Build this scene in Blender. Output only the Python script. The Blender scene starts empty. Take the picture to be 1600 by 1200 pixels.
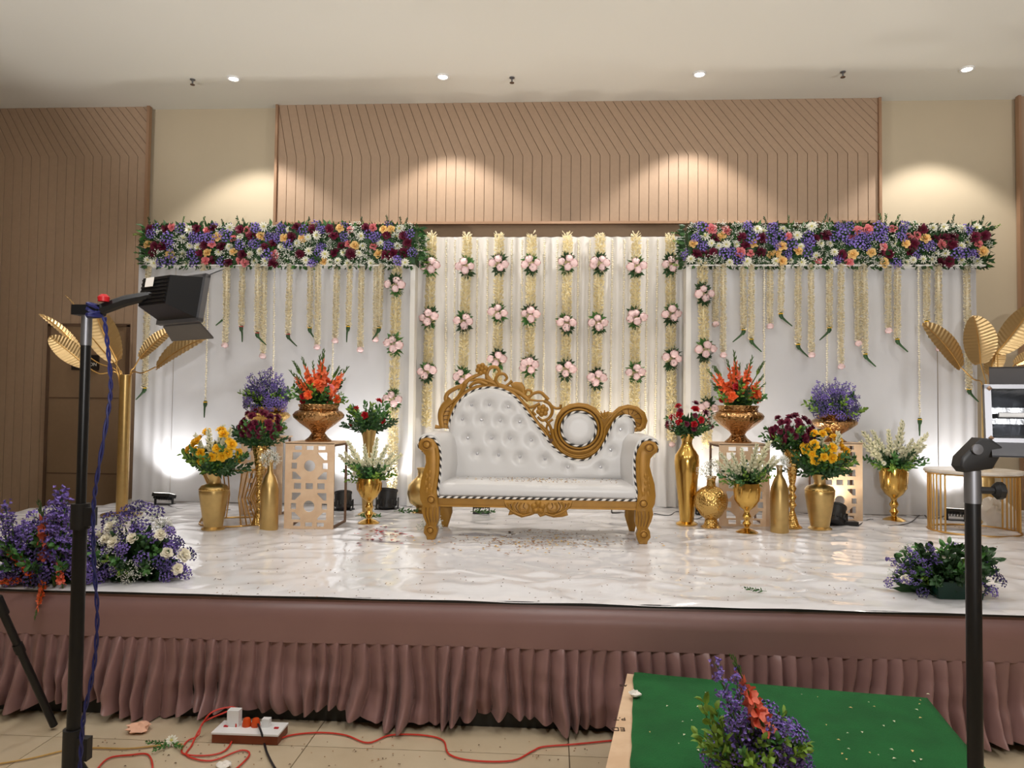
import bpy, bmesh, math, random
from math import sin, cos, pi, radians, sqrt
from mathutils import Vector, Matrix, noise
from mathutils.geometry import delaunay_2d_cdt

SC = bpy.context.scene
COL = SC.collection
RND = random.Random(7)

# ------------------------------------------------------------------ camera
FPX = 1150.0
CAM = Vector((0.0, 0.0, 1.55))
YAW, PITCH, ROLL = radians(3.2), radians(2.0), 0.0113
_f = Vector((-sin(YAW) * cos(PITCH), cos(YAW) * cos(PITCH), sin(PITCH)))
_r0 = Vector((cos(YAW), sin(YAW), 0))
_u0 = _r0.cross(_f)
_r = _r0 * cos(ROLL) + _u0 * sin(ROLL)
_u = _u0 * cos(ROLL) - _r0 * sin(ROLL)
cd = bpy.data.cameras.new('camera')
cd.sensor_width = 36.0
cd.lens = 36.0 * FPX / 1600.0
cd.clip_start = 0.05
cam = bpy.data.objects.new('camera', cd)
COL.objects.link(cam)
cam.matrix_world = Matrix(((_r.x, _u.x, -_f.x, CAM.x), (_r.y, _u.y, -_f.y, CAM.y), (_r.z, _u.z, -_f.z, CAM.z), (0, 0, 0, 1)))
SC.camera = cam

# ------------------------------------------------------------------ world, exposure, hall lights
SC.view_settings.view_transform = 'Standard'
SC.view_settings.look = 'None'
SC.view_settings.gamma = 1.0
SC.view_settings.use_curve_mapping = False
SC.view_settings.exposure = 0.0
w = bpy.data.worlds.new('world')
SC.world = w
w.use_nodes = True
w.node_tree.nodes['Background'].inputs[0].default_value = (0.9, 0.82, 0.7, 1)
w.node_tree.nodes['Background'].inputs[1].default_value = 0.05
SC.cycles.max_bounces = 7
SC.cycles.diffuse_bounces = 4
SC.cycles.glossy_bounces = 3
SC.cycles.sample_clamp_indirect = 6.0

CEIL = 4.71
STAGE = 0.62


def light(name, kind, loc, aim, power, color, **kw):
    l = bpy.data.lights.new(name, kind)
    l.energy = power
    l.color = color
    for k, v in kw.items():
        setattr(l, k, v)
    o = bpy.data.objects.new(name, l)
    COL.objects.link(o)
    o.location = loc
    d = Vector(aim) - Vector(loc)
    o.rotation_euler = d.to_track_quat('-Z', 'Y').to_euler()
    return o


HALL = [(-2.6, 3.6), (0.2, 3.6), (3.0, 3.6), (-2.6, 0.4), (0.2, 0.4), (3.0, 0.4)]
for (hx, hy) in HALL:
    light('hall_lamp_light', 'AREA', (hx, hy, CEIL - 0.03), (hx, hy + 0.25, 0), 14 if hy > 2 else 40, (1.0, 0.985, 0.965), shape='DISK', size=0.36)


# lamps added on unseen stands beside and behind the camera to brighten the ceiling
ADDED_UPL = [(-4.4, 1.6, (-2.8, 4.1)), (4.6, 1.4, (3.1, 3.9)), (0.5, -2.2, (0.3, 3.9))]
for (ux, uy, (ax, ay)) in ADDED_UPL:
    light('added_ceiling_light', 'SPOT', (ux, uy, 1.95), (ax, ay, CEIL), 365 if uy > 0 else 510, (1.0, 0.985, 0.965), spot_size=radians(80), spot_blend=0.35, shadow_soft_size=0.06)


# ------------------------------------------------------------------ pixel helpers (frame 1600 x 1200)
def ray(px, py):
    return _f + _r * ((px - 800) / FPX) - _u * ((py - 600) / FPX)


def pw(px, py, Y):
    d = ray(px, py)
    return CAM + d * ((Y - CAM.y) / d.y)


def pz(px, py, z=STAGE):
    d = ray(px, py)
    return CAM + d * ((z - CAM.z) / d.z)


def sc_at(p):
    return FPX / (Vector(p) - CAM).dot(_f)


# ------------------------------------------------------------------ materials
def lin(c):
    return tuple(((x / 255) / 12.92 if x / 255 <= 0.04045 else ((x / 255 + 0.055) / 1.055) ** 2.4) for x in c)


MATS = {}


def mat(name, col, rough=0.6, metal=0.0, bump=None, var=0.0, noise_amt=0.0, noise_scale=8.0, col2=None, spec=0.5, coat=0.0, sheen=0.0, emit=0.0, transl=0.0):
    if name in MATS:
        return MATS[name]
    m = bpy.data.materials.new(name)
    m.use_nodes = True
    nt = m.node_tree
    b = nt.nodes['Principled BSDF']
    c = lin(col) + (1,)
    b.inputs['Base Color'].default_value = c
    b.inputs['Roughness'].default_value = rough
    b.inputs['Metallic'].default_value = metal
    b.inputs['Specular IOR Level'].default_value = spec
    if coat:
        b.inputs['Coat Weight'].default_value = coat
    if sheen:
        b.inputs['Sheen Weight'].default_value = sheen
    if emit:
        b.inputs['Emission Color'].default_value = c
        b.inputs['Emission Strength'].default_value = emit
    src = None
    tc = nt.nodes.new('ShaderNodeTexCoord')
    if noise_amt or col2:
        n = nt.nodes.new('ShaderNodeTexNoise')
        n.inputs['Scale'].default_value = noise_scale
        n.inputs['Detail'].default_value = 5
        nt.links.new(tc.outputs['Object'], n.inputs['Vector'])
        mx = nt.nodes.new('ShaderNodeMix')
        mx.data_type = 'RGBA'
        mx.inputs[6].default_value = c
        mx.inputs[7].default_value = (lin(col2) + (1,)) if col2 else tuple(x * (1 - noise_amt) for x in c[:3]) + (1,)
        rp = nt.nodes.new('ShaderNodeMapRange')
        rp.inputs[1].default_value = 0.35
        rp.inputs[2].default_value = 0.65
        nt.links.new(n.outputs['Fac'], rp.inputs[0])
        nt.links.new(rp.outputs[0], mx.inputs[0])
        src = mx.outputs[2]
    if var:
        oi = nt.nodes.new('ShaderNodeObjectInfo')
        mr = nt.nodes.new('ShaderNodeMapRange')
        mr.inputs[3].default_value = 1 - var
        mr.inputs[4].default_value = 1 + var
        nt.links.new(oi.outputs['Random'], mr.inputs[0])
        hs = nt.nodes.new('ShaderNodeHueSaturation')
        hs.inputs['Color'].default_value = c
        if src:
            nt.links.new(src, hs.inputs['Color'])
        nt.links.new(mr.outputs[0], hs.inputs['Value'])
        src = hs.outputs[0]
    if src:
        nt.links.new(src, b.inputs['Base Color'])
    if bump:
        kind, scale, strength = bump
        bp = nt.nodes.new('ShaderNodeBump')
        bp.inputs['Strength'].default_value = strength
        bp.inputs['Distance'].default_value = 0.01
        if kind == 'voronoi':
            t = nt.nodes.new('ShaderNodeTexVoronoi')
            t.inputs['Scale'].default_value = scale
            out = t.outputs['Distance']
        else:
            t = nt.nodes.new('ShaderNodeTexNoise')
            t.inputs['Scale'].default_value = scale
            t.inputs['Detail'].default_value = 4
            out = t.outputs['Fac']
        nt.links.new(tc.outputs['Object'], t.inputs['Vector'])
        nt.links.new(out, bp.inputs['Height'])
        nt.links.new(bp.outputs[0], b.inputs['Normal'])
    if transl:
        tr = nt.nodes.new('ShaderNodeBsdfTranslucent')
        tr.inputs['Color'].default_value = c
        if src:
            nt.links.new(src, tr.inputs['Color'])
        ms = nt.nodes.new('ShaderNodeMixShader')
        ms.inputs[0].default_value = transl
        nt.links.new(b.outputs[0], ms.inputs[1])
        nt.links.new(tr.outputs[0], ms.inputs[2])
        nt.links.new(ms.outputs[0], nt.nodes['Material Output'].inputs['Surface'])
    MATS[name] = m
    return m


M_CEIL = mat('ceiling_paint', (230, 227, 218), 0.8, spec=0.2)
M_CREAM = mat('cream_wall_paint', (192, 177, 152), 0.7, noise_amt=0.03, noise_scale=3)
M_PANEL = mat('taupe_wall_board', (168, 141, 117), 0.55, var=0.025, noise_amt=0.05, noise_scale=30)
M_GROOVE = mat('taupe_backing', (108, 84, 64), 0.7)
M_TRIM = mat('bronze_trim', (172, 138, 112), 0.3, 0.5)
M_DOOR = mat('taupe_door', (140, 114, 88), 0.55, noise_amt=0.05, noise_scale=20)
M_DARK = mat('dark_seam', (92, 68, 50), 0.7)
M_FLOOR = mat('beige_marble', (206, 190, 164), 0.22, col2=(196, 178, 150), noise_scale=2.5, var=0.03)
M_JOINT = mat('tile_joint', (110, 94, 76), 0.7)
M_VINYL = mat('white_vinyl', (226, 225, 229), 0.11, bump=('noise', 3.5, 0.35), spec=0.6)
def crease(m):
    """fold lines of an unrolled sheet: warped cell edges added to the bump"""
    nt = m.node_tree
    b = nt.nodes['Principled BSDF']
    tc = nt.nodes.new('ShaderNodeTexCoord')
    nz = nt.nodes.new('ShaderNodeTexNoise')
    nz.inputs['Scale'].default_value = 1.3
    nt.links.new(tc.outputs['Object'], nz.inputs['Vector'])
    mv = nt.nodes.new('ShaderNodeMix')
    mv.data_type = 'VECTOR'
    mv.inputs[0].default_value = .45
    nt.links.new(tc.outputs['Object'], mv.inputs[4])
    nt.links.new(nz.outputs['Color'], mv.inputs[5])
    vo = nt.nodes.new('ShaderNodeTexVoronoi')
    vo.feature = 'DISTANCE_TO_EDGE'
    vo.inputs['Scale'].default_value = 1.9
    nt.links.new(mv.outputs[1], vo.inputs['Vector'])
    mr = nt.nodes.new('ShaderNodeMapRange')
    mr.inputs[1].default_value = 0.0
    mr.inputs[2].default_value = 0.09
    mr.inputs[3].default_value = 1.0
    mr.inputs[4].default_value = 0.0
    mr.interpolation_type = 'SMOOTHSTEP'
    nt.links.new(vo.outputs['Distance'], mr.inputs[0])
    bp = nt.nodes.new('ShaderNodeBump')
    bp.inputs['Strength'].default_value = .3
    bp.inputs['Distance'].default_value = .012
    nt.links.new(mr.outputs[0], bp.inputs['Height'])
    old = b.inputs['Normal'].links[0].from_socket
    nt.links.new(old, bp.inputs['Normal'])
    nt.links.new(bp.outputs[0], b.inputs['Normal'])


crease(M_VINYL)
M_BOARD = mat('black_board', (42, 42, 38), 0.6)
M_SKIRT = mat('mauve_satin', (150, 115, 112), 0.36, noise_amt=0.06, noise_scale=4, sheen=0.1)
M_CLOTH = mat('white_fabric', (216, 216, 220), 0.75, noise_amt=0.04, noise_scale=3)
M_DRAPE = mat('ivory_drape', (236, 233, 230), 0.7, noise_amt=0.04, noise_scale=4)
M_POSTW = mat('white_post', (240, 238, 234), 0.5)
M_GOLD = mat('polished_gold', (214, 172, 92), 0.2, 1.0)
M_GOLDM = mat('satin_gold', (208, 176, 116), 0.36, 1.0, noise_amt=0.1, noise_scale=20)
M_GOLDH = mat('hammered_gold', (212, 174, 104), 0.27, 1.0, bump=('voronoi', 60, 0.5))
M_COPPER = mat('hammered_bronze', (178, 136, 90), 0.27, 1.0, bump=('voronoi', 45, 0.6))
M_ROD = mat('gold_rod', (206, 164, 98), 0.3, 0.9)
M_LEAFG = mat('gold_leaf_metal', (214, 184, 134), 0.36, 0.85)
M_PLY = mat('birch_ply', (226, 196, 164), 0.6, col2=(214, 180, 146), noise_scale=10)
M_PLYD = mat('ply_edge_dark', (120, 92, 72), 0.7)
M_SGOLD = mat('sofa_gold_paint', (164, 118, 42), 0.42, 0.25, noise_amt=0.14, noise_scale=14)
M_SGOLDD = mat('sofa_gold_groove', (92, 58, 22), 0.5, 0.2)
M_LEATH = mat('white_leatherette', (210, 208, 207), 0.34, bump=('noise', 9, 0.12), spec=0.5)
M_BLK = mat('black_cord_fleck', (22, 20, 22), 0.5)
M_WHT = mat('white_cord_fleck', (232, 226, 218), 0.6)
M_CRYS = mat('crystal_button', (214, 214, 218), 0.08, 0.7)
M_BLKMET = mat('black_metal', (22, 22, 24), 0.38, 0.2)
M_BLKPL = mat('black_plastic', (26, 25, 26), 0.5)
M_SILV = mat('brushed_silver', (126, 126, 130), 0.45, 0.8)
M_REFL = mat('flood_reflector', (120, 122, 126), 0.22, 0.9, bump=('noise', 14, 0.4))
M_REDP = mat('red_plastic', (190, 28, 36), 0.4)
M_BLUE = mat('blue_cord', (30, 34, 96), 0.5)
M_REDW = mat('red_wire_sheath', (206, 58, 44), 0.45)
M_YELW = mat('tan_wire_sheath', (186, 146, 72), 0.5)
M_BLKW = mat('black_wire_sheath', (26, 26, 34), 0.5)
M_GREENC = mat('green_carpet', (22, 100, 46), 0.95, bump=('noise', 160, 0.6), noise_amt=0.22, noise_scale=6)
M_INK = mat('stencil_ink', (60, 40, 28), 0.8)
M_PAPER = mat('white_tissue', (240, 234, 226), 0.85)
M_PINKT = mat('peach_tissue', (238, 186, 158), 0.85)
M_MAHOG = mat('mahogany_side', (124, 56, 24), 0.4, noise_amt=0.2, noise_scale=12)
M_WPLAST = mat('white_plastic', (236, 236, 236), 0.35)
M_ORPL = mat('amber_plug', (206, 74, 16), 0.35)
M_MARBLE = mat('white_marble', (226, 218, 208), 0.25, col2=(206, 194, 180), noise_scale=9)
M_SIGN = mat('sign_black', (26, 20, 18), 0.4)
M_LETTER = mat('sign_letter', (226, 224, 216), 0.5)
M_TRAY = mat('dark_green_tray', (14, 58, 46), 0.4)
M_LAMPON = mat('lamp_lens_lit', (255, 246, 232), 0.4, emit=14.0)
M_LENS = mat('flood_lens_lit', (255, 248, 236), 0.4, emit=5.0)
# plants
G_LEAF = mat('leaf_green', (66, 112, 52), 0.5, var=0.3)
G_DARK = mat('leaf_deep_green', (44, 78, 40), 0.55, var=0.3)
G_LITE = mat('leaf_fresh_green', (116, 150, 52), 0.5, var=0.2)
G_STEM = mat('stem_green', (74, 104, 48), 0.6, var=0.2)
P_PINK = mat('petal_rose_pink', (232, 138, 142), 0.55, var=0.12)
P_LOTUS = mat('petal_lotus_pink', (244, 214, 214), 0.5, var=0.1)
P_LOTUSI = mat('petal_lotus_blush', (206, 116, 132), 0.5, var=0.1)
P_PEACH = mat('petal_peach', (246, 208, 138), 0.55, var=0.08)
P_WHITE = mat('petal_white', (246, 244, 230), 0.6, var=0.05)
P_CREAMR = mat('petal_cream_rose', (252, 246, 228), 0.55, var=0.05)
P_MAROON = mat('petal_maroon', (104, 22, 50), 0.55, var=0.3)
P_PURPLE = mat('petal_violet', (138, 116, 196), 0.6, var=0.22)
P_DPURP = mat('petal_deep_violet', (82, 70, 130), 0.6, var=0.25)
P_YELLOW = mat('petal_yellow', (240, 188, 36), 0.5, var=0.12)
P_ORANGE = mat('petal_orange', (244, 110, 56), 0.5, var=0.15)
P_CORAL = mat('petal_coral', (240, 118, 92), 0.5, var=0.12)
P_RED = mat('petal_red', (178, 20, 32), 0.5, var=0.15)
P_TUBE = mat('tuberose_bud', (230, 226, 196), 0.55, var=0.12)
P_GYPS = mat('gypsophila_white', (236, 236, 226), 0.7, var=0.05)
P_GARL = mat('garland_cream', (255, 250, 228), 0.6, col2=(252, 238, 194), noise_scale=45, transl=.42)
P_GARL2 = mat('garland_ivory', (255, 251, 236), 0.6, col2=(253, 242, 214), noise_scale=40, transl=.42)
P_JASM = mat('jasmine_white', (252, 244, 222), 0.55)
P_JASMW = mat('jasmine_warm', (255, 246, 222), 0.55)
P_CENT = mat('mum_centre', (206, 200, 110), 0.6)


# ------------------------------------------------------------------ mesh builder
class MB:
    def __init__(s):
        s.v, s.f, s.m = [], [], []

    def add(s, vs, fs, mi=0, M=None):
        o = len(s.v)
        s.v += [(M @ Vector(p)) if M is not None else Vector(p) for p in vs]
        s.f += [tuple(i + o for i in f) for f in fs]
        s.m += [mi] * len(fs)
        return s

    def box(s, c, d, mi=0, M=None):
        x, y, z = c
        a, b, h = d[0] / 2, d[1] / 2, d[2] / 2
        vs = [(x + i * a, y + j * b, z + k * h) for k in (-1, 1) for j in (-1, 1) for i in (-1, 1)]
        return s.add(vs, [(0, 2, 3, 1), (4, 5, 7, 6), (0, 1, 5, 4), (2, 6, 7, 3), (0, 4, 6, 2), (1, 3, 7, 5)], mi, M)

    def lathe(s, prof, n=28, mi=0, M=None, cap=True, c=(0, 0, 0)):
        vs, fs = [], []
        for (r, z) in prof:
            for k in range(n):
                a = 2 * pi * k / n
                vs.append((c[0] + r * cos(a), c[1] + r * sin(a), c[2] + z))
        for i in range(len(prof) - 1):
            for k in range(n):
                k2 = (k + 1) % n
                fs.append((i * n + k, i * n + k2, (i + 1) * n + k2, (i + 1) * n + k))
        if cap:
            fs.append(tuple(range(n - 1, -1, -1)))
            fs.append(tuple((len(prof) - 1) * n + k for k in range(n)))
        return s.add(vs, fs, mi, M)

    def tube(s, path, r, n=8, mi=0, cap=True, flat=1.0, up=None, stripes=None):
        path = [Vector(p) for p in path]
        L = len(path)
        rs = r if isinstance(r, (list, tuple)) else [r] * L
        o = len(s.v)
        prev = None
        for i, p in enumerate(path):
            t = (path[min(i + 1, L - 1)] - path[max(i - 1, 0)])
            if t.length < 1e-9:
                t = Vector((0, 0, 1))
            t.normalize()
            if up is not None:
                a = Vector(up)
                a = (a - t * a.dot(t)).normalized()
            elif prev is None:
                a = t.orthogonal().normalized()
            else:
                a = prev - t * prev.dot(t)
                a = a.normalized() if a.length > 1e-6 else t.orthogonal().normalized()
            prev = a
            b = t.cross(a)
            for k in range(n):
                q = 2 * pi * k / n
                s.v.append(p + a * (cos(q) * rs[i] * flat) + b * (sin(q) * rs[i]))
        for i in range(L - 1):
            for k in range(n):
                k2 = (k + 1) % n
                s.f.append((o + i * n + k, o + i * n + k2, o + (i + 1) * n + k2, o + (i + 1) * n + k))
                if stripes:
                    s.m.append(mi if ((i * stripes[0] + k * stripes[1]) % 8) < 4 else mi + 1)
                else:
                    s.m.append(mi)
        if cap:
            s.f.append(tuple(o + k for k in range(n - 1, -1, -1)))
            s.f.append(tuple(o + (L - 1) * n + k for k in range(n)))
            s.m += [mi, mi]
        return s

    def prism(s, outline, y0, y1, mi=0, bev=0.0):
        """outline of (x, z) points, extruded along y from y0 (front) to y1"""
        n = len(outline)
        ar = sum(outline[i][0] * outline[(i + 1) % n][1] - outline[(i + 1) % n][0] * outline[i][1] for i in range(n))
        pts = list(outline) if ar > 0 else list(outline)[::-1]
        rings = [(y0, -bev), (y0 + bev * 0.8, 0.0), (y1, 0.0)] if bev else [(y0, 0.0), (y1, 0.0)]
        o = len(s.v)
        for (y, off) in rings:
            for i, p in enumerate(pts):
                if off:
                    a, b = Vector(pts[i - 1]), Vector(pts[(i + 1) % n])
                    t = (b - a)
                    t = t.normalized() if t.length > 1e-9 else Vector((1, 0))
                    nx, nz = t.y, -t.x
                    s.v.append(Vector((p[0] + nx * off, y, p[1] + nz * off)))
                else:
                    s.v.append(Vector((p[0], y, p[1])))
        for k in range(len(rings) - 1):
            for i in range(n):
                j = (i + 1) % n
                s.f.append((o + k * n + j, o + k * n + i, o + (k + 1) * n + i, o + (k + 1) * n + j))
                s.m.append(mi)
        s.f.append(tuple(o + i for i in range(n)))
        s.m.append(mi)
        s.f.append(tuple(o + (len(rings) - 1) * n + i for i in range(n - 1, -1, -1)))
        s.m.append(mi)
        return s

    def mesh(s, name, mats, smooth=True, angle=40):
        me = bpy.data.meshes.new(name)
        me.from_pydata([tuple(p) for p in s.v], [], s.f)
        for m in (mats if isinstance(mats, (list, tuple)) else [mats]):
            me.materials.append(m)
        if max(s.m, default=0) > 0:
            me.polygons.foreach_set('material_index', s.m)
        if smooth:
            me.polygons.foreach_set('use_smooth', [True] * len(me.polygons))
            if angle < 180:
                me.set_sharp_from_angle(angle=radians(angle))
        me.update()
        return me

    def build(s, name, mats, parent=None, smooth=True, angle=40):
        return inst(name, s.mesh(name, mats, smooth, angle), parent)


WORLD = {}


def attach(o, parent, M=None):
    COL.objects.link(o)
    M = M if M is not None else Matrix.Identity(4)
    if parent is not None:
        o.parent = parent
        o.matrix_parent_inverse = WORLD[parent].inverted()
    o.matrix_basis = M
    WORLD[o] = M
    return o


def inst(name, me, parent=None, M=None):
    return attach(bpy.data.objects.new(name, me), parent, M)


def tag(o, label, cat, group=None, kind=None):
    o['label'] = label
    o['category'] = cat
    if group:
        o['group'] = group
    if kind:
        o['kind'] = kind
    return o


def thing(name, label, cat, loc, group=None):
    o = bpy.data.objects.new(name, None)
    o.empty_display_size = 0.1
    attach(o, None, Matrix.Translation(Vector(loc)))
    return tag(o, label, cat, group)


def struct(o):
    o['kind'] = 'structure'
    return o


def text(name, body, size, M, m, parent):
    c = bpy.data.curves.new(name, 'FONT')
    c.body = body
    c.size = size
    c.extrude = 0.0008
    c.align_x = 'CENTER'
    c.align_y = 'CENTER'
    c.materials.append(m)
    tmp = bpy.data.objects.new(name, c)
    COL.objects.link(tmp)
    dg = bpy.context.evaluated_depsgraph_get()
    me = bpy.data.meshes.new_from_object(tmp.evaluated_get(dg))
    bpy.data.objects.remove(tmp)
    return inst(name, me, parent, M)


def dirM(pos, d, spin=0.0, s=1.0):
    q = Vector(d).normalized().to_track_quat('Z', 'Y')
    sc = Matrix.Diagonal((s, s, s, 1)) if not isinstance(s, tuple) else Matrix.Diagonal(s + (1,))
    return Matrix.Translation(Vector(pos)) @ q.to_matrix().to_4x4() @ Matrix.Rotation(spin, 4, 'Z') @ sc


def smooth_path(pts, k=5):
    """Catmull-Rom through points"""
    P = [Vector(p) for p in pts]
    out = []
    for i in range(len(P) - 1):
        p0, p1, p2, p3 = P[max(i - 1, 0)], P[i], P[i + 1], P[min(i + 2, len(P) - 1)]
        for j in range(k):
            t = j / k
            out.append(0.5 * ((2 * p1) + (p2 - p0) * t + (2 * p0 - 5 * p1 + 4 * p2 - p3) * t * t + (3 * p1 - p0 - 3 * p2 + p3) * t ** 3))
    out.append(P[-1])
    return out


def inpoly(p, poly):
    x, y = p
    c = False
    n = len(poly)
    for i in range(n):
        x1, y1 = poly[i]
        x2, y2 = poly[i - 1]
        if (y1 > y) != (y2 > y) and x < (x2 - x1) * (y - y1) / (y2 - y1) + x1:
            c = not c
    return c


def edist(p, poly):
    best = 1e9
    n = len(poly)
    P = Vector(p)
    for i in range(n):
        a, b = Vector(poly[i - 1]), Vector(poly[i])
        ab = b - a
        t = max(0, min(1, (P - a).dot(ab) / max(ab.length_squared, 1e-12)))
        best = min(best, (a + ab * t - P).length)
    return best


def puffy(outline, y, depth, buttons=(), step=0.022, rim=0.05, thick=0.04):
    """upholstered pad: flat back at y+thick, front bulging towards -y with button dimples"""
    xs = [p[0] for p in outline]
    zs = [p[1] for p in outline]
    pts = [Vector(p) for p in outline]
    n = len(pts)
    z = min(zs)
    row = 0
    while z < max(zs):
        x = min(xs) + (row % 2) * step / 2
        while x < max(xs):
            if inpoly((x, z), outline) and edist((x, z), outline) > step * 0.55:
                pts.append(Vector((x, z)))
            x += step
        z += step * 0.87
        row += 1
    v, e, f, *_ = delaunay_2d_cdt(pts, [(i, (i + 1) % n) for i in range(n)], [], 0, 1e-6)
    mb = MB()
    V = []
    for p in v:
        d = edist((p.x, p.y), outline)
        t = min(1.0, d / rim)
        h = depth * sqrt(max(0.0, 1 - (1 - t) ** 2))
        for (bx, bz) in buttons:
            r2 = (p.x - bx) ** 2 + (p.y - bz) ** 2
            h -= depth * 0.7 * math.exp(-r2 / (0.032 ** 2))
        V.append((p.x, y - h, p.y))
    F = []
    for t in f:
        c = sum((v[i] for i in t), Vector((0, 0))) / len(t)
        if inpoly(c, outline):
            a = [v[i] for i in t]
            cr = (a[1] - a[0]).cross(a[2] - a[0])
            F.append(tuple(t) if cr > 0 else tuple(t)[::-1])
    mb.add(V, F)
    mb.prism(outline, y, y + thick)
    return mb


def pierced(outline, holes, y0, y1):
    """plate with cut-outs, (x, z) outline, thickness along y"""
    pts, edges = [], []
    for poly in [outline] + holes:
        o = len(pts)
        pts += [Vector(p) for p in poly]
        edges += [(o + i, o + (i + 1) % len(poly)) for i in range(len(poly))]
    v, e, f, *_ = delaunay_2d_cdt(pts, edges, [], 0, 1e-6)
    F = []
    for t in f:
        c = sum((v[i] for i in t), Vector((0, 0))) / 3
        if inpoly(c, outline) and not any(inpoly(c, h) for h in holes):
            cr = (v[t[1]] - v[t[0]]).cross(v[t[2]] - v[t[0]])
            F.append(tuple(t) if cr > 0 else tuple(t)[::-1])
    mb = MB()
    mb.add([(p.x, y0, p.y) for p in v], F)
    mb.add([(p.x, y1, p.y) for p in v], [t[::-1] for t in F])
    cnt = {}
    for t in F:
        for i in range(3):
            a, b = t[i], t[(i + 1) % 3]
            cnt[(a, b)] = cnt.get((a, b), 0) + 1
    n = len(v)
    for (a, b) in list(cnt):
        if (b, a) not in cnt:
            mb.f.append((b, a, n + a, n + b))
            mb.m.append(0)
    return mb


# ------------------------------------------------------------------ flower meshes (unit size, +Z out of the bloom)
def petal(mb, ang, r0, tilt, ln, wd, curl=0.3, cup=0.15, mi=0, z0=0.0):
    """one 3x3 petal; tilt measured from +Z"""
    vs = []
    for j in range(3):
        v = j / 2
        tl = tilt + curl * v
        for i in (-1, 0, 1):
            wv = wd * (0.45 + 0.55 * sin(pi * min(v * 0.62 + 0.2, 1)))
            if j == 2:
                wv *= 0.62
            rad = r0 + ln * v * sin(tl)
            z = z0 + ln * v * cos(tl) + (0 if i == 0 else cup * wd)
            vs.append((rad, i * wv, z))
    M = Matrix.Rotation(ang, 4, 'Z')
    mb.add(vs, [(0, 3, 4, 1), (1, 4, 5, 2), (3, 6, 7, 4), (4, 7, 8, 5)], mi, M)


def m_rose(name, m):
    mb = MB()
    for (n, r0, tilt, ln, wd, cu, z0) in ((5, .18, 1.05, .85, .5, .45, .0), (5, .14, .72, .78, .45, .35, .05), (4, .1, .4, .72, .38, .2, .1), (3, .05, .12, .7, .3, .1, .12)):
        for k in range(n):
            petal(mb, 2 * pi * k / n + n * 0.7 + r0 * 9, r0, tilt, ln, wd, cu, .22, 0, z0)
    mb.lathe([(.05, 0), (.2, .25), (.18, .6), (.06, .72)], 7, 0)
    return mb.mesh(name, [m], angle=70)


def m_mum(name, m, mc):
    mb = MB()
    for (n, tilt, ln, z0) in ((11, 1.5, .95, .05), (10, 1.1, .85, .1), (8, .7, .7, .15), (6, .35, .5, .18)):
        for k in range(n):
            a = 2 * pi * k / n + tilt * 3
            d = Vector((sin(tilt), 0, cos(tilt)))
            u = Vector((-cos(tilt), 0, sin(tilt)))
            p0 = Vector((.05, 0, z0))
            vs = [p0, p0 + d * ln * .6 + Vector((0, .15, 0)) + u * .06, p0 + d * ln, p0 + d * ln * .6 - Vector((0, .15, 0)) + u * .06]
            mb.add(vs, [(0, 1, 2), (0, 2, 3)], 0, Matrix.Rotation(a, 4, 'Z'))
    mb.lathe([(.0, .1), (.22, .3), (.16, .5), (0.01, .56)], 7, 1, cap=False)
    return mb.mesh(name, [m, mc], angle=60)


def m_carn(name, m):
    mb = MB()
    r = random.Random(3)
    for (n, tilt, ln) in ((9, 1.35, .95), (9, 1.0, .9), (8, .65, .85), (6, .3, .8)):
        for k in range(n):
            petal(mb, 2 * pi * k / n + r.random(), .06, tilt + r.uniform(-.1, .1), ln * r.uniform(.85, 1.1), .3, .2, r.uniform(-.3, .4))
    return mb.mesh(name, [m], angle=60)


def octa(mb, p, r, mi=0, st=1.0):
    x, y, z = p
    mb.add([(x + r, y, z), (x - r, y, z), (x, y + r, z), (x, y - r, z), (x, y, z + r * st), (x, y, z - r * st)],
           [(0, 2, 4), (2, 1, 4), (1, 3, 4), (3, 0, 4), (2, 0, 5), (1, 2, 5), (3, 1, 5), (0, 3, 5)], mi)


def cup(mb, p, d, r, mi):
    M = dirM(p, d)
    vs = [(0, 0, -r * .6)] + [(r * cos(2 * pi * k / 6) * (1 if k % 2 else .6), r * sin(2 * pi * k / 6) * (1 if k % 2 else .6), r * (.5 if k % 2 else .2)) for k in range(6)]
    mb.add(vs, [(0, k + 1, (k + 1) % 6 + 1) for k in range(6)], mi, M)
    return mb


def m_statice(name, m, seed, n=26, tall=1.0):
    mb = MB()
    r = random.Random(seed)
    for k in range(n):
        a = 2.4 * k
        th = 1.25 * sqrt((k + .5) / n)
        d = Vector((sin(th) * cos(a), sin(th) * sin(a), cos(th) * tall))
        p = d * r.uniform(.7, 1.0)
        cup(mb, p, d + Vector((r.uniform(-.4, .4), r.uniform(-.4, .4), .2)), r.uniform(.17, .25), 0)
        if k % 3 == 0:
            mb.tube([(0, 0, -.3), p * .95], .025, 3, 1, cap=False)
    return mb.mesh(name, [m, G_STEM], angle=180)


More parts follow.
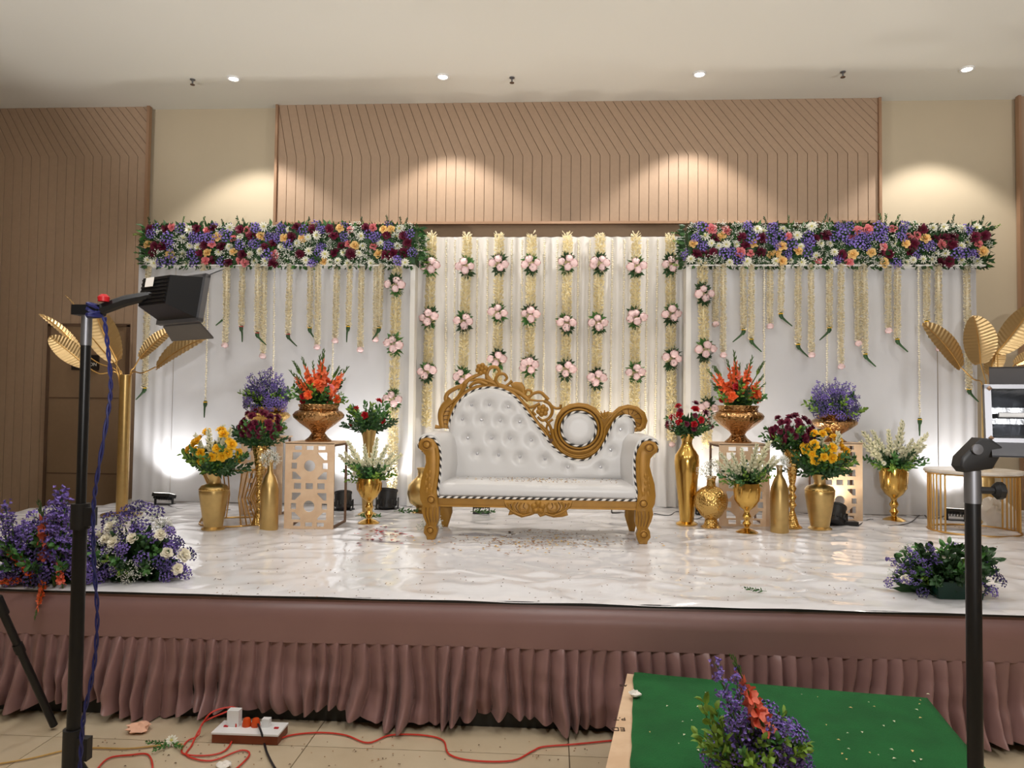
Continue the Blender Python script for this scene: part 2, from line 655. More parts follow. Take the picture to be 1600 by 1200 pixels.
def m_glad(name, m, nfl=9, bud=5):
    """gladiolus spike, height 1 along +Z"""
    mb = MB()
    mb.tube([(0, 0, 0), (.01, 0, .4), (.0, .01, .75), (.02, 0, 1)], [.016, .014, .01, .005], 5, 1)
    for k in range(nfl):
        z = .3 + .42 * k / nfl
        s = .12 * (1 - .45 * k / nfl)
        a = 2.1 * k
        d = Vector((cos(a), sin(a), .55))
        M = dirM((0, 0, z), d, k, s)
        t = MB()
        for q in range(5):
            petal(t, 2 * pi * q / 5, .1, .55, 1.0, .42, .7, .15)
        mb.add(t.v, t.f, 0, M)
    for k in range(bud + 4):
        z = .7 + .3 * k / (bud + 4)
        a = 2.2 * k
        s = .03 * (1 - .5 * k / (bud + 4))
        mb.add([(0, 0, 0), (s * .7, 0, s * 1.5), (0, s * .7, s * 1.5), (-s * .7, 0, s * 1.5), (0, -s * .7, s * 1.5), (0, 0, s * 4)],
               [(0, 2, 1), (0, 3, 2), (0, 4, 3), (0, 1, 4), (1, 2, 5), (2, 3, 5), (3, 4, 5), (4, 1, 5)], 0 if k < 3 else 1, dirM((0, 0, z), (cos(a) * .45, sin(a) * .45, 1)))
    return mb.mesh(name, [m, G_STEM], angle=60)


def m_tuberose(name):
    mb = MB()
    mb.tube([(0, 0, 0), (.01, 0, .5), (0, 0, 1)], [.016, .013, .008], 5, 1)
    r = random.Random(11)
    for k in range(30):
        t = k / 30
        z = .36 + .62 * t
        a = 2.4 * k
        s = .062 * (1.25 - .6 * t)
        mb.add([(0, 0, 0), (s * .62, 0, s), (0, s * .62, s), (-s * .62, 0, s), (0, -s * .62, s), (0, 0, s * 2.0)],
               [(0, 2, 1), (0, 3, 2), (0, 4, 3), (0, 1, 4), (1, 2, 5), (2, 3, 5), (3, 4, 5), (4, 1, 5)], 0, dirM((0, 0, z), (cos(a), sin(a), .5 + t)))
    return mb.mesh(name, [P_TUBE, G_STEM], angle=60)


def m_sprig(name, m, n=9, lw=.13, ll=.34, seed=1):
    mb = MB()
    r = random.Random(seed)
    path = [(0, 0, 0), (.03, 0, .35), (.0, .04, .7), (-.02, .03, 1)]
    mb.tube(path, [.014, .012, .009, .005], 4, 1)
    for k in range(n):
        t = .18 + .82 * k / (n - 1)
        a = 2.4 * k + r.uniform(-.3, .3)
        l = ll * r.uniform(.8, 1.15) * (1.1 - .3 * t)
        wd = lw * r.uniform(.85, 1.1)
        vs = [(0, 0, 0), (0, wd * .8, l * .4), (0.03, 0, l * .45), (0, -wd * .8, l * .4), (-.02, wd * .6, l * .78), (.0, 0, l * .8), (-.02, -wd * .6, l * .78), (-.05, 0, l)]
        mb.add(vs, [(0, 2, 1), (0, 3, 2), (1, 2, 5, 4), (2, 3, 6, 5), (4, 5, 7), (5, 6, 7)], 0, dirM((0, 0, t), (cos(a), sin(a), .7 + .8 * t), a))
    return mb.mesh(name, [m, G_STEM], angle=50)


def m_gyps(name, n=70, seed=2):
    mb = MB()
    r = random.Random(seed)
    for k in range(n):
        a = r.uniform(0, 2 * pi)
        th = 1.5 * sqrt(r.random())
        d = Vector((sin(th) * cos(a), sin(th) * sin(a), cos(th)))
        p = d * r.uniform(.55, 1.0)
        octa(mb, p, r.uniform(.05, .085))
        if k % 4 == 0:
            mb.tube([(0, 0, -.3), p * .97], .012, 3, 1, cap=False)
    return mb.mesh(name, [P_GYPS, G_STEM], angle=180)


def m_lotus(name):
    mb = MB()
    mb.lathe([(.2, -.45), (.62, -.22), (.82, .12), (.8, .42), (.62, .66), (.5, .7)], 12, 0)
    mb.lathe([(.5, .705), (.4, .62), (.3, .45), (.02, .4)], 12, 1, cap=False)
    for k in range(5):
        a = 2 * pi * k / 5
        vs = []
        for jj in range(4):
            v = jj / 3
            rr, z = [(.55, -.3), (.86, .1), (.88, .5), (.72, .82)][jj]
            for ii in (-1, 0, 1):
                wv = [.3, .5, .44, .12][jj] * ii
                vs.append(((rr + (.0 if ii else .03)) * cos(wv) , (rr + (.0 if ii else .03)) * sin(wv) * 1.0, z))
        fs = [(r_ * 3 + c_, r_ * 3 + c_ + 1, r_ * 3 + c_ + 4, r_ * 3 + c_ + 3) for r_ in range(3) for c_ in range(2)]
        mb.add(vs, fs, 0, Matrix.Rotation(a, 4, 'Z'))
    return mb.mesh(name, [P_LOTUS, P_LOTUSI], angle=70)


def m_tuft(name, m, n=26, seed=5):
    mb = MB()
    r = random.Random(seed)
    for k in range(n):
        a, th = 2.4 * k, 1.5 * sqrt((k + .5) / n)
        d = Vector((sin(th) * cos(a), sin(th) * sin(a), cos(th)))
        l = r.uniform(.75, 1.1)
        mb.add([(0, 0, .1), (.16, .05, l * .6), (0, 0, l), (-.16, .05, l * .6)], [(0, 1, 2), (0, 2, 3)], 0, dirM((0, 0, 0), d, r.uniform(0, 6)))
    return mb.mesh(name, [m], angle=180)


F_PINK, F_PEACH, F_CREAM = m_rose('rose_pink', P_PINK), m_rose('rose_peach', P_PEACH), m_rose('rose_cream', P_CREAMR)
F_YEL, F_RED = m_rose('rose_yellow', P_YELLOW), m_rose('rose_red', P_RED)
F_MUM = m_mum('mum_white', P_WHITE, P_CENT)
F_MAR = m_carn('carnation_maroon', P_MAROON)
F_REDC = m_carn('carnation_red', P_RED)
F_STA = [m_statice('statice_a', P_PURPLE, 1), m_statice('statice_b', P_PURPLE, 2, 20)]
F_STD = [m_statice('statice_c', P_DPURP, 3, 22, 1.3), m_statice('statice_d', P_PURPLE, 4, 22, 1.5)]
F_GLO, F_GLC, F_GLG = m_glad('gladiolus_orange', P_ORANGE), m_glad('gladiolus_coral', P_CORAL), m_glad('gladiolus_bud', G_LITE, 0, 12)
F_TUB = m_tuberose('tuberose_spike')
F_SPR = [m_sprig('sprig_a', G_LEAF, 17, .062, .2, 1), m_sprig('sprig_b', G_DARK, 19, .058, .19, 2), m_sprig('sprig_c', G_LITE, 15, .06, .22, 3)]
F_GYP = [m_gyps('gypsophila_a', 70, 2), m_gyps('gypsophila_b', 48, 3)]
F_LOT = m_lotus('lotus_bud')
F_TUFT = [m_tuft('leaf_tuft_a', G_DARK), m_tuft('leaf_tuft_b', G_LEAF, 24, 8), m_tuft('leaf_mass', G_DARK, 170, 9)]

def st_spike(seed):
    mb = MB()
    r = random.Random(seed)
    mb.tube([(0, 0, 0), (0.01, 0, .5), (0, 0, .95)], [.014, .01, .005], 5, 1)
    for k in range(13):
        t = .36 + .64 * k / 12
        a = 2.4 * k
        c = Vector((cos(a) * .085 * (1.15 - t * .8), sin(a) * .085 * (1.15 - t * .8), t))
        mb.tube([(0, 0, t - .08), c], .004, 3, 1, cap=False)
        for q in range(9):
            o = Vector((r.gauss(0, 1), r.gauss(0, 1), r.gauss(0, 1))).normalized() * .036
            cup(mb, c + o, o + Vector((0, 0, .012)), .021, 0)
    return mb.mesh('statice_spike', [P_PURPLE, G_STEM], angle=180)


F_SPK = st_spike(4)

# ================================================================== SETTING
YW = 7.45            # face of the wall boards
YC = YW + 0.07       # cream wall between them
XL, XR, YB = -7.0, 7.0, -5.0
floor = struct(MB().box((0, (YB + YW) / 2, -0.05), (XR - XL, YW - YB + 0.4, 0.08), 0).build('floor', [M_JOINT], smooth=False))
TW, TD = 1.2, 0.6
x0t = pz(690, 1150, 0).x - 3 * TW
tile = MB().box((0, 0, -0.005), (TW - 0.005, TD - 0.005, 0.01)).mesh('tile', [M_FLOOR], smooth=False)
yt = pz(640, 1172, 0).y
for i in range(7):
    for j in range(-4, 2):
        inst('tile', tile, floor, Matrix.Translation((x0t + i * TW + (0.0), yt + TD / 2 + j * TD, 0)))
far = MB().box((0, (YB + yt - 4 * TD) / 2, -0.005), (XR - XL, yt - 4 * TD - YB, 0.01)).build('tile_field', [M_FLOOR], floor, smooth=False)
struct(MB().box((0, (YB + YW) / 2, CEIL + 0.1), (XR - XL, YW - YB + 0.6, 0.2)).build('ceiling', [M_CEIL], smooth=False))
struct(MB().box((XL - 0.1, (YB + YW) / 2, CEIL / 2), (0.2, YW - YB + 0.6, CEIL)).build('wall_left', [M_CREAM], smooth=False))
struct(MB().box((XR + 0.1, (YB + YW) / 2, CEIL / 2), (0.2, YW - YB + 0.6, CEIL)).build('wall_right', [M_CREAM], smooth=False))
struct(MB().box((0, YB - 0.1, CEIL / 2), (XR - XL, 0.2, CEIL)).build('wall_front', [M_CREAM], smooth=False))
wall = struct(MB().box((0, YC + 0.16, CEIL / 2), (XR - XL, 0.3, CEIL)).build('wall_back', [M_CREAM], smooth=False))


def clip(poly, a, b, c):
    """keep a*x + b*z <= c"""
    out = []
    for i in range(len(poly)):
        p, q = poly[i - 1], poly[i]
        dp, dq = a * p[0] + b * p[1] - c, a * q[0] + b * q[1] - c
        if (dp <= 0) != (dq <= 0):
            t = dp / (dp - dq)
            out.append((p[0] + (q[0] - p[0]) * t, p[1] + (q[1] - p[1]) * t))
        if dq <= 0:
            out.append(q)
    return out


def board_panel(parent, xl, xr, zb, zk, pitch, s0, s1, extra):
    """grooved boards: vertical up to zk, then leaning left to the ceiling"""
    n = int(round((xr - xl) / pitch))
    pitch = (xr - xl) / n
    h = CEIL - zk
    g = 0.0022
    for i in range(n + extra):
        a, b = xl + i * pitch + g, xl + (i + 1) * pitch - g
        sa = s0 + (s1 - s0) * min(i / n, 1.1)
        sb = s0 + (s1 - s0) * min((i + 1) / n, 1.1)
        poly = [(a, zb), (b, zb), (b, zk), (b - sb * h, CEIL), (a - sa * h, CEIL), (a, zk)]
        poly = clip(clip(poly, -1, 0, -xl), 1, 0, xr)
        if len(poly) < 3:
            continue
        MB().prism(poly, YW, YW + 0.014, 0, 0.002).build('plank', [M_PANEL], parent, smooth=False)


xl, xr = pw(434, 250, YW).x, pw(1372, 250, YW).x
zk = pw(900, 243, YW).z
zb = pw(850, 347, YW).z
bk = struct(MB().box(((xl + xr) / 2, YW + 0.045, (zb + CEIL) / 2), (xr - xl, 0.06, CEIL - zb)).build('wall_panel', [M_GROOVE], wall, smooth=False))
board_panel(wall, xl, xr, zb, zk, 15.1 / sc_at((0, YW, 2)), 0.17, 0.95, 8)
lx1 = pw(229, 250, YW).x
lx0 = lx1 - 1.75
struct(MB().box(((lx0 + lx1) / 2, YW + 0.045, CEIL / 2), (lx1 - lx0, 0.06, CEIL)).build('wall_panel', [M_GROOVE], wall, smooth=False))
board_panel(wall, lx0, lx1, 0.0, pw(110, 245, YW).z, 14.7 / sc_at((-3, YW, 2)), 0.45, 0.8, 8)
rx0 = pw(1594, 250, YW).x
struct(MB().box((rx0 + 0.8, YW + 0.04, CEIL / 2), (1.6, 0.07, CEIL)).build('wall_panel', [M_PANEL], wall, smooth=False))
# recess strip under the centre boards (screen niche)
MB().box(((xl + xr) / 2, YW + 0.055, zb / 2 + 0.2), (xr - xl, 0.03, zb - 0.4)).build('niche_back', [M_DOOR], wall, smooth=False)


def trim(n, c, d):
    struct(MB().box(c, d).build('trim_%d' % n, [M_TRIM], smooth=False))


trim(1, (lx1 + 0.018, YW - 0.004, CEIL / 2), (0.03, 0.05, CEIL - 0.004))
trim(2, (xl - 0.012, YW - 0.004, (zb + CEIL) / 2 - 0.6), (0.026, 0.05, CEIL - zb + 1.19))
trim(3, (xr + 0.012, YW - 0.004, (zb + CEIL) / 2 - 0.6), (0.026, 0.05, CEIL - zb + 1.19))
trim(4, (rx0 - 0.012, YW - 0.004, CEIL / 2), (0.026, 0.05, CEIL - 0.004))
trim(5, ((xl + xr) / 2, YW - 0.004, zb - 0.012), (xr - xl - 0.004, 0.06, 0.026))

# door by the sign
dx0, dx1, dzt = pw(76, 600, YW).x, pw(199, 600, YW).x, pw(110, 508, YW).z
door = struct(MB().box(((dx0 + dx1) / 2, YW - 0.006, dzt / 2), (dx1 - dx0, 0.012, dzt)).build('door_1', [M_DOOR], smooth=False))
fr = MB()
fr.box((dx0, YW - 0.012, dzt / 2), (0.03, 0.024, dzt))
fr.box((dx1, YW - 0.012, dzt / 2), (0.03, 0.024, dzt))
fr.box(((dx0 + dx1) / 2, YW - 0.012, dzt), (dx1 - dx0 + 0.03, 0.024, 0.03))
fr.build('door_frame', [M_DARK], door, smooth=False)
for zz in (0.35, 0.68):
    MB().box(((dx0 + dx1) / 2, YW - 0.0135, dzt * zz), (dx1 - dx0 - 0.04, 0.004, 0.01)).build('panel_line', [M_DARK], door, smooth=False)

sa, sb = pw(114, 578, YW), pw(157, 555, YW)
sign = thing('wall_sign', 'small black wall sign lettered ADMISSION behind the gold leaf tree', 'sign', ((sa.x + sb.x) / 2, YW - 0.02, sa.z))
MB().box(((sa.x + sb.x) / 2, YW - 0.022, (sa.z + sb.z) / 2), (sb.x - sa.x, 0.016, sb.z - sa.z)).build('sign_plate', [M_SIGN], sign, smooth=False)
text('sign_text', 'ADMISSION', 0.05, Matrix.Translation(((sa.x + sb.x) / 2, YW - 0.032, sa.z + (sb.z - sa.z) * 0.36)) @ Matrix.Rotation(pi / 2, 4, 'X'), M_LETTER, sign)

# ceiling fittings
for i, (px, py) in enumerate(((365, 122), (692, 119), (1093, 115), (1511, 107))):
    p = pz(px, py, CEIL)
    t = thing('ceiling_downlight', 'lit round ceiling downlight, %s from the wall sign side' % 'first second third fourth'.split()[i], 'ceiling light', (p.x, p.y, CEIL), 'downlights along the stage wall')
    MB().lathe([(0.062, 0), (0.062, -0.012), (0.046, -0.012), (0.042, -0.004)], 24, cap=False, c=(p.x, p.y, CEIL)).build('trim_ring', [M_WPLAST], t)
    MB().lathe([(0.001, -0.006), (0.043, -0.006)], 24, cap=False, c=(p.x, p.y, CEIL)).build('lens', [M_LAMPON], t)
    light('downlight_spot', 'SPOT', (p.x, p.y, CEIL - 0.03), (p.x, p.y + 0.12, 0), 118, (1.0, 0.95, 0.88), spot_size=radians(98), spot_blend=0.35, shadow_soft_size=0.04)
for (px, py, sl) in ((301, 124, 'beside the first downlight from the wall sign'), (800, 121, 'above the middle of the ivory drape'), (1317, 112, 'above the panel by the marble table')):
    p = pz(px, py, CEIL)
    t = thing('fire_sprinkler', 'small ceiling sprinkler head ' + sl, 'sprinkler', (p.x, p.y, CEIL), 'ceiling sprinklers')
    MB().lathe([(0.025, 0), (0.025, -0.008), (0.008, -0.01), (0.008, -0.05)], 12, c=(p.x, p.y, CEIL)).build('escutcheon', [M_SILV], t)
    MB().lathe([(0.022, -0.05), (0.022, -0.055), (0.004, -0.058)], 12, c=(p.x, p.y, CEIL)).build('deflector', [M_DARK], t)
for hi, (hx, hy) in enumerate(HALL):
    t = thing('hall_lamp', 'round ceiling lamp over the hall floor, %s row' % ('first second third'.split()[hi % 3] + (' in the front' if hi < 3 else ' in the rear')), 'ceiling light', (hx, hy, CEIL), 'hall ceiling lamps')
    MB().lathe([(0.22, 0), (0.22, -0.02), (0.19, -0.025), (0.185, -0.01)], 28, cap=False, c=(hx, hy, CEIL)).build('rim', [M_WPLAST], t)
    MB().lathe([(0.001, -0.012), (0.186, -0.012)], 28, cap=False, c=(hx, hy, CEIL)).build('diffuser', [M_LAMPON], t)

# ================================================================== STAGE
YF = pz(800, 940).y
SX0, SX1, YSB = -4.6, 4.8, YW - 0.03
stage = thing('stage_platform', 'low stage platform with mauve pleated skirt and white vinyl top', 'stage', (0, YF, 0))
XN, YN = pw(203, 600, 6.93).x - .03, 6.62
MB().box(((XN + SX1) / 2, (YF + YSB) / 2 + 0.03, STAGE - 0.03), (SX1 - XN, YSB - YF - 0.02, 0.05)).build('deck', [M_BOARD], stage, smooth=False)
MB().box(((SX0 + XN) / 2, (YF + YN) / 2 + 0.03, STAGE - 0.03), (XN - SX0, YN - YF - 0.02, 0.05)).build('deck', [M_BOARD], stage, smooth=False)
MB().box(((SX0 + SX1) / 2, YF + 0.06, (STAGE - 0.06) / 2), (SX1 - SX0, 0.03, STAGE - 0.06)).build('base_board', [M_BOARD], stage, smooth=False)
# flat band
mb = MB()
nx = 240
zs = [STAGE - 0.012, STAGE - 0.045, STAGE - 0.05, STAGE - 0.12, STAGE - 0.2, STAGE - 0.226]
for j, z in enumerate(zs):
    for i in range(nx + 1):
        x = SX0 + (SX1 - SX0) * i / nx
        b = 0.006 * noise.noise((x * 1.3, z * 6, 1)) + (0.004 if j >= 2 else 0.0) * (1 + noise.noise((x * 2, 3, 3)))
        mb.v.append(Vector((x, YF + 0.016 - b - (0.006 if j >= 2 else 0), z + 0.006 * noise.noise((x * 1.1, 7, j * .2)) * (1 if 0 < j else 0))))
for j in range(len(zs) - 1):
    for i in range(nx):
        a = j * (nx + 1) + i
        mb.f.append((a + nx + 1, a + nx + 2, a + 1, a))
        mb.m.append(0)
mb.build('skirt_band', [M_SKIRT], stage, angle=180)
MB().box(((SX0 + SX1) / 2, YF + .02, STAGE - .008), (SX1 - SX0, .03, .014)).build('edge_strip', [M_BLKPL], stage, smooth=False)
# pleats
mb = MB()
NX, NZ = 2400, 26
ZT = STAGE - 0.222
for j in range(NZ + 1):
    t = j / NZ
    for i in range(NX + 1):
        x = SX0 + (SX1 - SX0) * i / NX
        wp = 0.075 * t * noise.noise((x * 1.9, t * 0.9, 5)) + 0.045 * t * noise.noise((x * 6.5, t * .7, 9)) + 0.012 * t * noise.noise((x * 17, t * 3, 1))
        u = (x + wp) / 0.069 + 0.25 * noise.noise((x * 3, 0, 2))
        k = math.floor(u)
        fr_ = u - k
        rk = noise.noise((k * 3.7, 1.3, 0))
        lobe = sin(pi * fr_ ** 1.5) ** 0.8
        saw = min(fr_ / .8, 1) if fr_ < .9 else (1 - fr_) / .1
        A = 0.022 + 0.08 * t ** 0.7 * max(.15, .8 + 1.5 * rk)
        mixv = min(1, t * 1.3)
        h = A * (saw * (1 - mixv) + lobe * mixv) + 0.06 * t * noise.noise((x * 2.6, t * 1.6, 4)) + 0.022 * t * noise.noise((x * 8, t * 4.5, 6)) - 0.02 * t * (1 - t)
        hem = max(0.006, 0.05 + 0.075 * noise.noise((x * 2.3, 0, 8)) + 0.03 * noise.noise((x * 7, 2, 8)))
        z = ZT + (hem - ZT) * t
        mb.v.append(Vector((x, YF + 0.022 - h - 0.004 * t, z)))
for j in range(NZ):
    for i in range(NX):
        a = j * (NX + 1) + i
        mb.f.append((a + NX + 1, a + NX + 2, a + 1, a))
        mb.m.append(0)
mb.build('pleated_skirt', [M_SKIRT], stage, angle=180)

# vinyl cover sheet
mb = MB()
NX, NY = 200, 110
for j in range(NY + 1):
    for i in range(NX + 1):
        x = SX0 + (SX1 - SX0) * i / NX
        y = YF + 0.004 + (YSB - YF - 0.036) * (j / NY)
        rg = abs(noise.noise((x * 1.5 + y * .6, y * 2.4, 0)))
        rg2 = abs(noise.noise((x * 4 + 3, y * 3.5 - x, 2)))
        z = STAGE + 0.004 + 0.014 * max(0, .28 - rg) / .28 * (0.4 + 0.6 * noise.noise((x, y, 5)) ** 2 * 3) + 0.008 * max(0, .2 - rg2) / .2
        if j == 0:
            z = STAGE - 0.002 + 0.006 * noise.noise((x * 3, 0, 0))
            y -= 0.006
        mb.v.append(Vector((x, y, z)))
for j in range(NY):
    for i in range(NX):
        a = j * (NX + 1) + i
        if mb.v[a + 1].x < XN + .03 and mb.v[a + NX + 1].y > YN:
            continue
        mb.f.append((a, a + 1, a + NX + 2, a + NX + 1))
        mb.m.append(0)
tag(mb.build('vinyl_sheet', [M_VINYL], None, angle=180), 'glossy white vinyl sheet spread over the stage floor', 'sheet')

# ================================================================== BACKDROP
YP = 6.93       # flat side panels
YD = 7.2        # centre drape


def drape(x0, x1, z0, z1, y, amp, pitch, seed, bottom=0.0):
    mb = MB()
    n = max(8, int((x1 - x0) / pitch * 10))
    m = 14
    for j in range(m + 1):
        t = j / m
        for i in range(n + 1):
            x = x0 + (x1 - x0) * i / n
            u = x / pitch + 0.5 * noise.noise((x * 2.5, t * .6, seed))
            h = amp * (0.5 + 0.5 * sin(2 * pi * u)) * (0.8 + 0.5 * noise.noise((x * 1.5, t, seed + 3))) + 0.4 * amp * noise.noise((x * 9, t * 2, seed + 5))
            mb.v.append(Vector((x, y - h - bottom * (1 - t) ** 3, z0 + (z1 - z0) * t)))
    for j in range(m):
        for i in range(n):
            a = j * (n + 1) + i
            mb.f.append((a, a + 1, a + n + 2, a + n + 1))
            mb.m.append(0)
    return mb


cxl, cxr = pw(640, 500, YD).x, pw(1085, 500, YD).x
ctop = pw(850, 371, YD).z
cd_ = thing('centre_drape', 'ivory pleated drape hung behind the sofa between two white panels', 'curtain', (0.2, YD, STAGE))
drape(cxl, cxr, STAGE + 0.012, ctop, YD, 0.035, 0.115, 1).build('drape_cloth', [M_DRAPE], cd_, angle=180)
MB().tube([(cxl, YD + 0.02, ctop - 0.005), (cxr, YD + 0.02, ctop - 0.005)], 0.015, 10).build('curtain_rod', [M_SILV], cd_)


def side_frame(xa, xb, pl, pr, post_side, label):
    """xa..xb whole frame at the panel plane; pl, pr widths of the pleated wings"""
    ztop = pw(400, 408, YP).z + 0.12
    t = thing('backdrop_frame', label, 'backdrop', ((xa + xb) / 2, YP, STAGE))
    MB().box(((xa + pl + xb - pr) / 2, YP + 0.02, (STAGE + ztop) / 2 + 0.006), (xb - xa - pl - pr, 0.03, ztop - STAGE - 0.012)).build('fabric_panel', [M_CLOTH], t, smooth=False)
    drape(xa, xa + pl, STAGE + 0.012, ztop, YP, 0.012, 0.105, 11 + xa).build('pleated_wing', [M_CLOTH], t, angle=180)
    drape(xb - pr, xb, STAGE + 0.012, ztop, YP, 0.012, 0.105, 17 + xa).build('pleated_wing', [M_CLOTH], t, angle=180)
    xpost = xb + 0.02 if post_side > 0 else xa - 0.02
    MB().box((xpost, YP + 0.04, (STAGE + ztop) / 2 + 0.006), (0.045, 0.14, ztop - STAGE - 0.012)).build('edge_post', [M_POSTW], t, smooth=False)
    MB().box(((xa + xb) / 2, YP + 0.06, ztop - 0.03), (xb - xa, 0.05, 0.05)).build('top_rail', [M_POSTW], t, smooth=False)
    return t


la, lb = pw(212, 600, YP).x, pw(640, 600, YP).x
ra, rb = pw(1078, 600, YP).x, pw(1527, 600, YP).x
side_frame(la, lb, pw(270, 600, YP).x - la, lb - pw(602, 600, YP).x, 1, 'white fabric backdrop panel on the side of the wall sign')
side_frame(ra, rb, pw(1112, 600, YP).x - ra, rb - pw(1465, 600, YP).x, -1, 'white fabric backdrop panel behind the round marble table')


# ---------------------------------------------------------------- flower boxes on top of the frames
def flower_box(pxa, pxb, pya, pyb, label, seed):
    r = random.Random(seed)
    Yf = YP - 0.14
    A, B = pw(pxa, pyb, Yf), pw(pxb, pya, Yf)
    x0, x1, z0, z1 = A.x, B.x, A.z, B.z
    t = thing('flower_pelmet', label, 'flower arrangement', ((x0 + x1) / 2, Yf + 0.15, z0))
    MB().box(((x0 + x1) / 2, Yf + 0.16, (z0 + z1) / 2), (x1 - x0 - 0.04, 0.22, z1 - z0 - 0.05)).build('foam_base', [G_DARK], t, smooth=False)
    MB().box(((x0 + x1) / 2, Yf + 0.15, z0 + 0.004), (x1 - x0 - 0.06, 0.24, 0.012)).build('base_strip', [M_POSTW], t, smooth=False)
    fl = MB()
    for k in range(1500):
        f = r.random()
        x, z = r.uniform(x0, x1), r.uniform(z0, z1)
        p = Vector((x, Yf + 0.06, z))
        d = Vector((r.uniform(-.7, .7), -1, r.uniform(-.7, .9)))
        if f < .12:
            p.z, p.y = z1 - 0.02, Yf + r.uniform(.03, .25)
            d = Vector((r.uniform(-.6, .6), r.uniform(-.6, .2), 1))
        elif f < .22:
            p.x, p.y = (x0 if r.random() < .5 else x1), Yf + r.uniform(.03, .25)
            d = Vector((1 if p.x == x1 else -1, r.uniform(-.7, .2), r.uniform(-.6, .6)))
        elif f < .3:
            p.z, p.y = z0 + 0.01, Yf + r.uniform(.03, .12)
            d = Vector((r.uniform(-.6, .6), -.8, -.8))
        l = r.uniform(.05, .085)
        fl.add([(0, 0, 0), (.016, .004, l * .5), (0, 0, l), (-.016, .004, l * .5)], [(0, 1, 2), (0, 2, 3)], r.choice((0, 0, 1)), dirM(p, d, r.uniform(0, 6)))
    o = fl.build('filler_leaves', [G_DARK, G_LEAF], t, angle=180)
    o['kind'] = 'stuff'
    kinds = [('rose', F_PINK, .046, 15), ('rose', F_PEACH, .046, 12), ('chrysanthemum', F_MUM, .05, 24), ('carnation', F_MAR, .052, 26),
             ('statice', F_STA[0], .06, 17), ('statice', F_STA[1], .06, 12), ('gypsophila', F_GYP[0], .07, 18)]
    bag = [k for k in kinds for _ in range(k[3])]
    nxx = int((x1 - x0) / 0.083)
    nz = 5
    last = None
    for i in range(nxx):
        for j in range(nz):
            k = r.choice(bag)
            if k is last:
                k = r.choice(bag)
            last = k
            x = x0 + 0.03 + (x1 - x0 - 0.06) * (i + .5 + (.25 if j % 2 else -.25) + r.uniform(-.22, .22)) / nxx
            z = z0 + (z1 - z0) * (j + .5 + r.uniform(-.25, .25)) / nz
            if j == 0 and r.random() < .5:
                k = kinds[2] if r.random() < .6 else kinds[6]
            d = Vector((r.uniform(-.45, .45), -1, r.uniform(-.25, .55)))
            inst(k[0], k[1], t, dirM((x, Yf + 0.035 + r.uniform(-.015, .02), z), d, r.uniform(0, 6), k[2] * r.uniform(.85, 1.15)))
    for k in range(22):
        x = r.uniform(x0, x1)
        q = r.choice([('leaf_sprig', F_SPR[0], .13), ('leaf_sprig', F_SPR[1], .12), ('statice', F_STD[1], .05), ('gypsophila', F_GYP[1], .06)])
        inst(q[0], q[1], t, dirM((x, Yf + r.uniform(.03, .2), z1 - 0.03), (r.uniform(-.5, .5), r.uniform(-.4, .1), 1), r.uniform(0, 6), q[2] * r.uniform(.8, 1.1)))
    for ex in (x0, x1):
        s = 1 if ex == x1 else -1
        for k in range(9):
            q = r.choice([kinds[2], kinds[4], kinds[6], ('leaf_sprig', F_SPR[2], .12), ('leaf_sprig', F_SPR[0], .12)])
            inst(q[0], q[1], t, dirM((ex - s * 0.02, Yf + r.uniform(.05, .24), r.uniform(z0 + .03, z1 - .03)), (s, r.uniform(-.5, .2), r.uniform(-.3, .4)), r.uniform(0, 6), q[2]))
    return t


flower_box(219, 651, 349, 414, 'long box of mixed purple, white and pink flowers topping the panel by the wall sign', 21)
flower_box(1073, 1549, 349, 414, 'long box of mixed purple, white and pink flowers topping the panel by the marble table', 22)


# ---------------------------------------------------------------- garlands
def strand_thick(pa, pb, rad, r):
    """dense tuberose strand between two points"""
    mb = MB()
    d = pb - pa
    L = d.length
    n = int(L / 0.0085)
    for k in range(n):
        c = pa + d * ((k + .5) / n)
        c = c + Vector((0.004 * noise.noise((c.z * 9, 0, rad * 99)), 0, 0))
        for q in range(8):
            a = 2 * pi * q / 8 + k * 1.1 + r.uniform(-.3, .3)
            dr = Vector((cos(a), sin(a), r.uniform(-.5, .9)))
            rr = rad * r.uniform(.82, 1.12)
            tn = Vector((-sin(a), cos(a), r.uniform(-.4, .4))) * 0.009
            p1 = c + dr * rr
            mb.v += [c + dr * rr * .35, p1 + tn, p1 + dr * .006 + Vector((0, 0, .008)), p1 - tn]
            o = len(mb.v) - 4
            mb.f += [(o, o + 1, o + 2), (o, o + 2, o + 3)]
            mb.m += [0, 0]
    mb.tube([pa, pb], rad * .25, 8, 0)
    return mb


def strand_ruffle(pa, pb, rad, r):
    """stacked ruffled petals"""
    mb = MB()
    d = pb - pa
    L = d.length
    n = int(L / 0.0155)
    N = 12
    for k in range(n):
        c = pa + d * ((k + .5) / n) + Vector((0.004 * noise.noise((k * .35, rad * 70, 0)), 0, 0))
        ph = r.uniform(0, 6)
        rr = rad * r.uniform(.82, 1.1)
        o = len(mb.v)
        mb.v.append(c + Vector((0, 0, 0.004)))
        for q in range(N):
            a = 2 * pi * q / N
            mb.v.append(c + Vector((cos(a) * rr, sin(a) * rr, 0.009 * sin(3 * a + ph) + r.uniform(-.003, .003) - 0.003)))
        for q in range(N):
            mb.f.append((o, o + 1 + q, o + 1 + (q + 1) % N))
            mb.m.append(0)
    mb.tube([pa, pb], rad * .4, 8, 0)
    return mb


